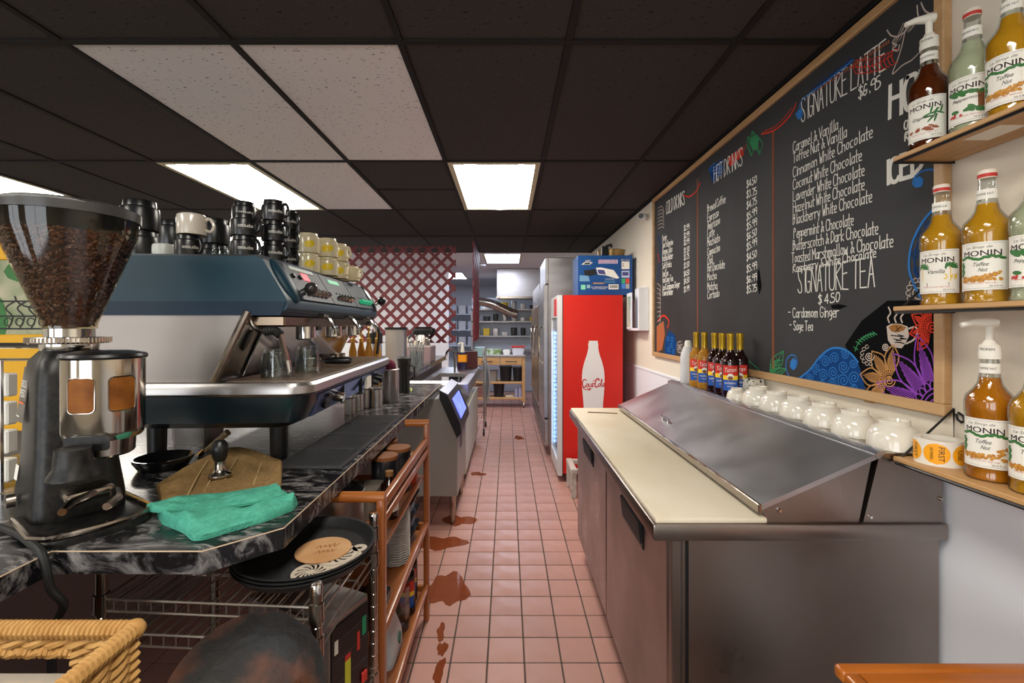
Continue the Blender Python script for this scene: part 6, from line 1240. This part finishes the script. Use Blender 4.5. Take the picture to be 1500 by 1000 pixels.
for x in (-.76, -.4):
    for y in (4.0, 5.5): MB().cyl((x, y, 0), (x, y, .13), .02, n=10).build('leg', CHROMEW, t)
MB().tube(spline([(-.57, 4.95, .9), (-.57, 4.95, 1.08), (-.58, 4.85, 1.16), (-.62, 4.7, 1.14), (-.63, 4.66, 1.06)], 6), .012, 10).build('faucet', CHROME, t)
TL = M('mauve_tile', (142, 118, 120), .3); t = thing('tiled_planter_box', 'mauve tiled box on the ledge holding utensils', 'box', (-.98, 5.0, zb)); x0, x1, y0_, z0 = -1.2, -.82, 4.86, zb+.0005
MB().box(x0+.004, x1-.004, y0_+.004, 5.2, z0, z0+.17).build('core', M('grout_pale', (200, 186, 180), .8), t)
for i in range(4): MB().box(x0+.095*i+.003, x0+.095*(i+1)-.003, y0_-.002, y0_+.004, z0+.008, z0+.165, bev=.001).build('tile', TL, t)
for i in range(3): MB().box(x1-.004, x1+.002, y0_+.113*i+.003, y0_+.113*(i+1)-.003, z0+.008, z0+.165, bev=.001).build('tile', TL, t)
random.seed(21)
for k in range(12):
    x = x0+.025+.03*k; a = (x, y0_+.06+.02*(k % 3), z0+.171); b = (x+random.uniform(-.006, .006), y0_+.06+.02*(k % 3), z0+.21+random.uniform(0, .06)); o = MB().cyl(a, b, .006, .01, 8); o.ball(b, (.014, .006, .02), 8, 6); tag(o.build('utensil', CHROME if k % 3 else M('pale_handle', (206, 196, 176), .5), loc=a), ['leftmost', 'second', 'third', 'fourth', 'fifth', 'sixth', 'seventh', 'eighth', 'ninth', 'tenth', 'eleventh', 'rightmost'][k]+' utensil from the left standing in the mauve tiled box', 'utensil', 'utensils in the tiled box')
t = thing('black_airpot', 'steel airpot with black pump head behind the tiled box', 'airpot', (-1.0, 5.35, zb)); MB().lathe([(0, .0005), (.08, .0005), (.08, .27), (.07, .29), (0, .29)], 28, (-1.0, 5.35, zb)).build('body', STEEL, t); MB().loft([[(x_, y_, zb+z) for x_, y_ in rrect(-1.09-q, -.86+q, 5.28-q, 5.42+q, .04, 4)] for q, z in ((0, .288), (.015, .32), (.01, .36), (-.03, .38))]).build('pump_head', BLACK, t); MB().tube([(-1.08, 5.3, zb+.32), (-1.14, 5.26, zb+.25), (-1.16, 5.25, zb+.2)], .014, 8).build('spout', BLACK, t)
for k, (px, py, Y, r, h) in enumerate(((612, 530, 4.1, .036, .16), (622, 525, 4.3, .036, .15), (605, 522, 4.45, .036, .2), (616, 520, 4.7, .036, .2))): x = (px-CX)/F*Y; x = min(x, -.84); tumbler((x, Y, zb+.0005), r, h, ('clear glass at the near end of the back ledge', 'clear glass beside the mauve tiled box', 'tall clear glass at the back of the ledge group', 'tall clear glass nearest the utensils')[k], inv=False, group='glasses on the back ledge')
t = thing('coffee_urn', 'tall stainless coffee dispenser with black top beyond the pump bottles', 'dispenser', (-1.0, 3.985, zb)); x, y = -.96, 4.04
MB().loft([[(x_, y_, zb+z) for x_, y_ in rrect(x-.11, x+.06, y-.07, y+.07, .03, 4)] for z in (.0005, .2, .36)]).build('body', STEEL, t); MB().loft([[(x_, y_, zb+z) for x_, y_ in rrect(x-.115, x+.065, y-.075, y+.075, .03, 4)] for z in (.36, .38)]).build('lid', BLACK, t)
x, y = -1.02, 3.5; t = thing('black_top_flask', 'stainless flask with black cap standing beside the tall coffee dispenser', 'flask', (x, y, ZC)); MB().lathe([(0, .0005), (.055, .0005), (.055, .3), (.05, .32), (0, .32)], 24, (x, y, ZC)).build('body', STEEL, t); MB().lathe([(0, .32), (.06, .32), (.06, .40), (.045, .42), (0, .42)], 24, (x, y, ZC)).build('cap', BLACK, t)
x, y = -.52, 5.3; t = thing('sanitizer_bottle', 'orange labelled pump bottle standing on the steel sink', 'bottle', (x, y, .9)); MB().loft([[(x_, y_, .9+z) for x_, y_ in rrect(x-.05, x+.05, y-.03, y+.03, .02, 4)] for z in (.0005, .16, .2)]).build('bottle', M('navy_soap', (40, 30, 60), .2), t); MB().box(x-.052, x+.052, y-.033, y+.033, .98, 1.08, bev=.01).build('label', M('orange_label', (240, 150, 10), .5), t); p = MB().lathe([(0, 1.09), (.022, 1.09), (.025, 1.12), (.018, 1.17), (.012, 1.2), (0, 1.2)], 18, (x, y, 0)).build('pump', PUMPW, t); MB().tube([(x+.01, y, 1.2), (x-.02, y, 1.21), (x-.055, y, 1.19)], .01, 8).build('spout', PUMPW, p)
o = MB().box(-.6, -.36, 5.45, 5.55, .9005, 1.1, bev=.004).build('maroon_box', M('maroon_box', (82, 24, 26), .5), loc=(-.48, 5.5, .9)); tag(o, 'maroon box behind the orange pump bottle', 'box')
# wire cart with towels beyond the sink
t = thing('towel_cart', 'chrome wire cart with white towel hanging beside the aisle', 'cart', (-.45, 6.1, 0))
for x in (-.62, -.3):
    for y in (5.85, 6.35): c = MB().cyl((x, y, .08), (x, y, 1.12), .011, n=10).build('post', CHROME, t); MB().cyl((x-.012, y, .04), (x+.012, y, .04), .04, n=14).build('wheel', BLACK, c)
for z in (.2, .6, 1.0):
    mb = MB()
    for k in range(9): mb.tube([(-.62+.04*k, 5.85, z), (-.62+.04*k, 6.35, z)], .003, 5)
    for y in (5.85, 6.35): mb.tube([(-.62, y, z), (-.3, y, z)], .005, 6)
    tag(mb.build('wire_deck', CHROME, t), kind='stuff')
o = MB().sheet(lambda u, v: (-.25+.012*math.sin(7*u+3*v)+.008*math.sin(3*v), 5.65+.42*u, .95-.5*v-.05*math.sin(2*u)), 16, 20); o.sheet(lambda u, v: (-.275+.01*math.sin(7*u+3*v), 5.65+.42*u, .95-.45*v), 12, 16); tag(o.build('white_towel', M('white_towel', (206, 208, 210), .9, bump=(50, .4)), loc=(-.28, 5.86, .95)), 'white towel hanging on the chrome wire cart', 'towel')
o = MB().loft([[(x_, y_, 1.005+z) for x_, y_ in rrect(-.42, -.3, 5.9, 6.1, .02, 4)] for z in (0, .12)]); tag(o.build('mask_box', M('pale_aqua', (170, 206, 210), .6), loc=(-.36, 6.0, 1.005)), 'pale aqua box on top of the chrome wire cart', 'box')
# ================================================================ kitchen
KW = wood('maple_cart', (216, 170, 112), (196, 148, 92), .45, 0, 1, .1); yk = 7.78; t = thing('kitchen_cart', 'maple kitchen cart with steel top, two drawers and open shelves', 'cart', (-.15, 8.05, 0)); xk0, xk1 = -.62, .31
MB().box(xk0-.02, xk1+.01, yk, 8.3, .87, .905, bev=.004).build('steel_top', STEEL, t)
for x in (xk0+.02, xk1-.03):
    for y in (yk+.04, 8.25): l = MB().box(x-.025, x+.025, y-.025, y+.025, .1, .87).build('leg', KW, t); MB().cyl((x-.015, y, .05), (x+.015, y, .05), .05, n=14).build('caster', CHROMEW, l)
for a, b in ((xk0+.05, -.13), (-.12, xk1-.06)): d = MB().box(a, b, yk+.005, yk+.03, .735, .86, bev=.003).build('drawer', KW, t); MB().tube([((a+b)/2-.09, yk, .8), ((a+b)/2-.07, yk-.02, .795), ((a+b)/2+.07, yk-.02, .795), ((a+b)/2+.09, yk, .8)], .007, 6).build('handle', BLACK, d)
for z in (.44, .17): MB().box(xk0, xk1, yk+.02, 8.27, z-.03, z, bev=.003).build('shelf', KW, t)
for k, (x0, x1, z0, z1, m, lb) in enumerate(((-.13, .08, .4405, .7, 'b', 'black container on the upper kitchen cart shelf, left of two'), (.1, .27, .4405, .68, 'b', 'black container on the upper kitchen cart shelf, right of two'), (-.24, -.05, .1705, .4, 'b', 'round black pot on the lower kitchen cart shelf'), (-.03, .12, .1705, .2, 'w', 'white folded cloth on the lower kitchen cart shelf'), (-.55, -.4, .1705, .36, 'p', 'pink bag on the lower kitchen cart shelf'), (-.5, -.17, .4405, .62, 'g', 'grey box at the left of the upper kitchen cart shelf'))):
    mm = {'b': M('black_pp'), 'w': PAPER, 'p': M('dusty_pink', (170, 130, 130), .6), 'g': M('grey_carton', (150, 146, 144), .6)}[m]; o = MB().loft([[(x_, y_, z) for x_, y_ in rrect(x0+q, x1-q, 7.9, 8.15, .04, 4)] for q, z in ((.012, z0), (0, z1-.03), (-.006, z1-.03), (-.006, z1))]); tag(o.build('kitchen_container', mm, loc=((x0+x1)/2, 8.0, z0)), lb, 'container', 'containers on the kitchen cart')
for k, x in enumerate((.16, .225)):
    tag(MB().lathe([(0, 0), (.027, 0), (.028, .14), (.02, .165), (.012, .175), (0, .18)], 16, (x, 7.87, .1705)).build('spray_can', M('lilac_can', (170, 172, 206), .4), loc=(x, 7.87, .17)), ('left', 'right')[k]+' of two lilac cans on the lower kitchen cart shelf', 'can', 'cans on the kitchen cart')
random.seed(5)
for k, (x0, x1, h, m, lb) in enumerate(((.08, .3, .12, 'c', 'clear food box with red lid on the kitchen cart top'), (-.38, -.1, .09, 'gr', 'bag of green herbs on the kitchen cart top'), (-.08, .06, .08, 'w', 'white tray on the kitchen cart top'), (-.55, -.42, .06, 'r', 'red packet on the kitchen cart top'))):
    mm = {'c': M('frosty_plastic', (214, 210, 214), .3), 'gr': M('herb_bag', (206, 214, 196), .5, var=(9, (110, 140, 70), .1, 3)), 'w': PAPER, 'r': REDP}[m]; t = thing('food_container', lb, 'container', ((x0+x1)/2, 8.0, .905), group='food on the kitchen cart'); MB().loft([[(x_, y_, .9055+z) for x_, y_ in rrect(x0+q, x1-q, 7.9, 8.1, .03, 4)] for q, z in ((.015, 0), (0, h*.7), (.02, h))]).build('body', mm, t)
    if m == 'c': MB().box(x0-.01, x1+.01, 7.89, 8.11, .9055+h, .92+h+.01, bev=.004).build('lid', REDP, t)
t = thing('extractor_hood', 'stainless extractor hood hanging from the kitchen ceiling', 'hood', (.2, 8.7, 1.93)); MB().box(-.19, .9, 8.25, 9.2, 1.93, CEIL-.001, bev=.005).build('canopy', STEEL, t); MB().box(-.2, .9, 8.24, 8.26, 1.9, 1.935).build('lip', CHROMEW, t)
t = thing('steel_back_shelves', 'stainless wall shelves at the back of the kitchen', 'shelving', (-.1, 9.5, .9)); 
for z in (.905, 1.2, 1.5, 1.75): MB().box(-.75, .95, 9.4, 9.75, z-.03, z, bev=.003).build('shelf', STEEL, t)
MB().box(-.75, .95, 9.75, 9.78, 0, 2.0).build('back_panel', M('blue_white_panel', (186, 194, 206), .4, .3), t)
for x in (-.73, .93): MB().box(x-.02, x+.02, 9.4, 9.75, 0, 1.76).build('upright', STEEL, t)
mb = MB().tube(spline([(-.6, 9.2, 1.9), (-.3, 9.2, 1.84), (.05, 9.2, 1.68), (.2, 9.2, 1.64)], 6), .09, 14); tag(mb.build('vent_duct', CHROMEW, loc=(-.2, 9.2, 1.75)), 'curved shiny metal duct under the extractor hood', 'duct')
lab = {1: 'lower', 2: 'middle', 3: 'upper'}; cols = [BLACK, STEEL, PAPER, STEEL, YELP, BLACK, PAPER, STEEL]
for r, z in ((1, 1.2005), (2, 1.5005), (3, 1.7505)):
    for k in range(8):
        x = -.62+.19*k; h = random.uniform(.06, .16); m = cols[(k*3+r) % 8]; w_ = random.uniform(.05, .075); o = MB().loft([[(x_, y_, z+q) for x_, y_ in rrect(x-w_*s_, x+w_*s_, 9.45, 9.6, .02, 3)] for q, s_ in ((0, .85), (h, 1), (h+.01, .9))]); tag(o.build('kitchen_tub', m, loc=(x, 9.5, z)), f'{["leftmost", "second", "third", "fourth", "fifth", "sixth", "seventh", "rightmost"][k]} small container on the {lab[r]} steel kitchen shelf', 'container', 'containers on the steel shelves')
t = thing('white_rack', 'white storage rack with bins on the far kitchen wall', 'rack', (-1.3, 11.6, 0))
for z in (.9, 1.3, 1.7): MB().box(-2.0, -.75, 11.5, 11.9, z-.02, z).build('shelf', WALLW, t)
for x in (-1.98, -.77): MB().box(x-.02, x+.02, 11.5, 11.9, 0, 2.05).build('upright', WALLW, t)
for z in (.9, 1.3, 1.7):
    for k in range(5): MB().box(-1.92+.23*k, -1.74+.23*k, 11.55, 11.8, z, z+.22, bev=.01).build('bin', M('grey_bin', (186, 192, 202), .4) if (k+int(z*10)) % 2 else FW, t)
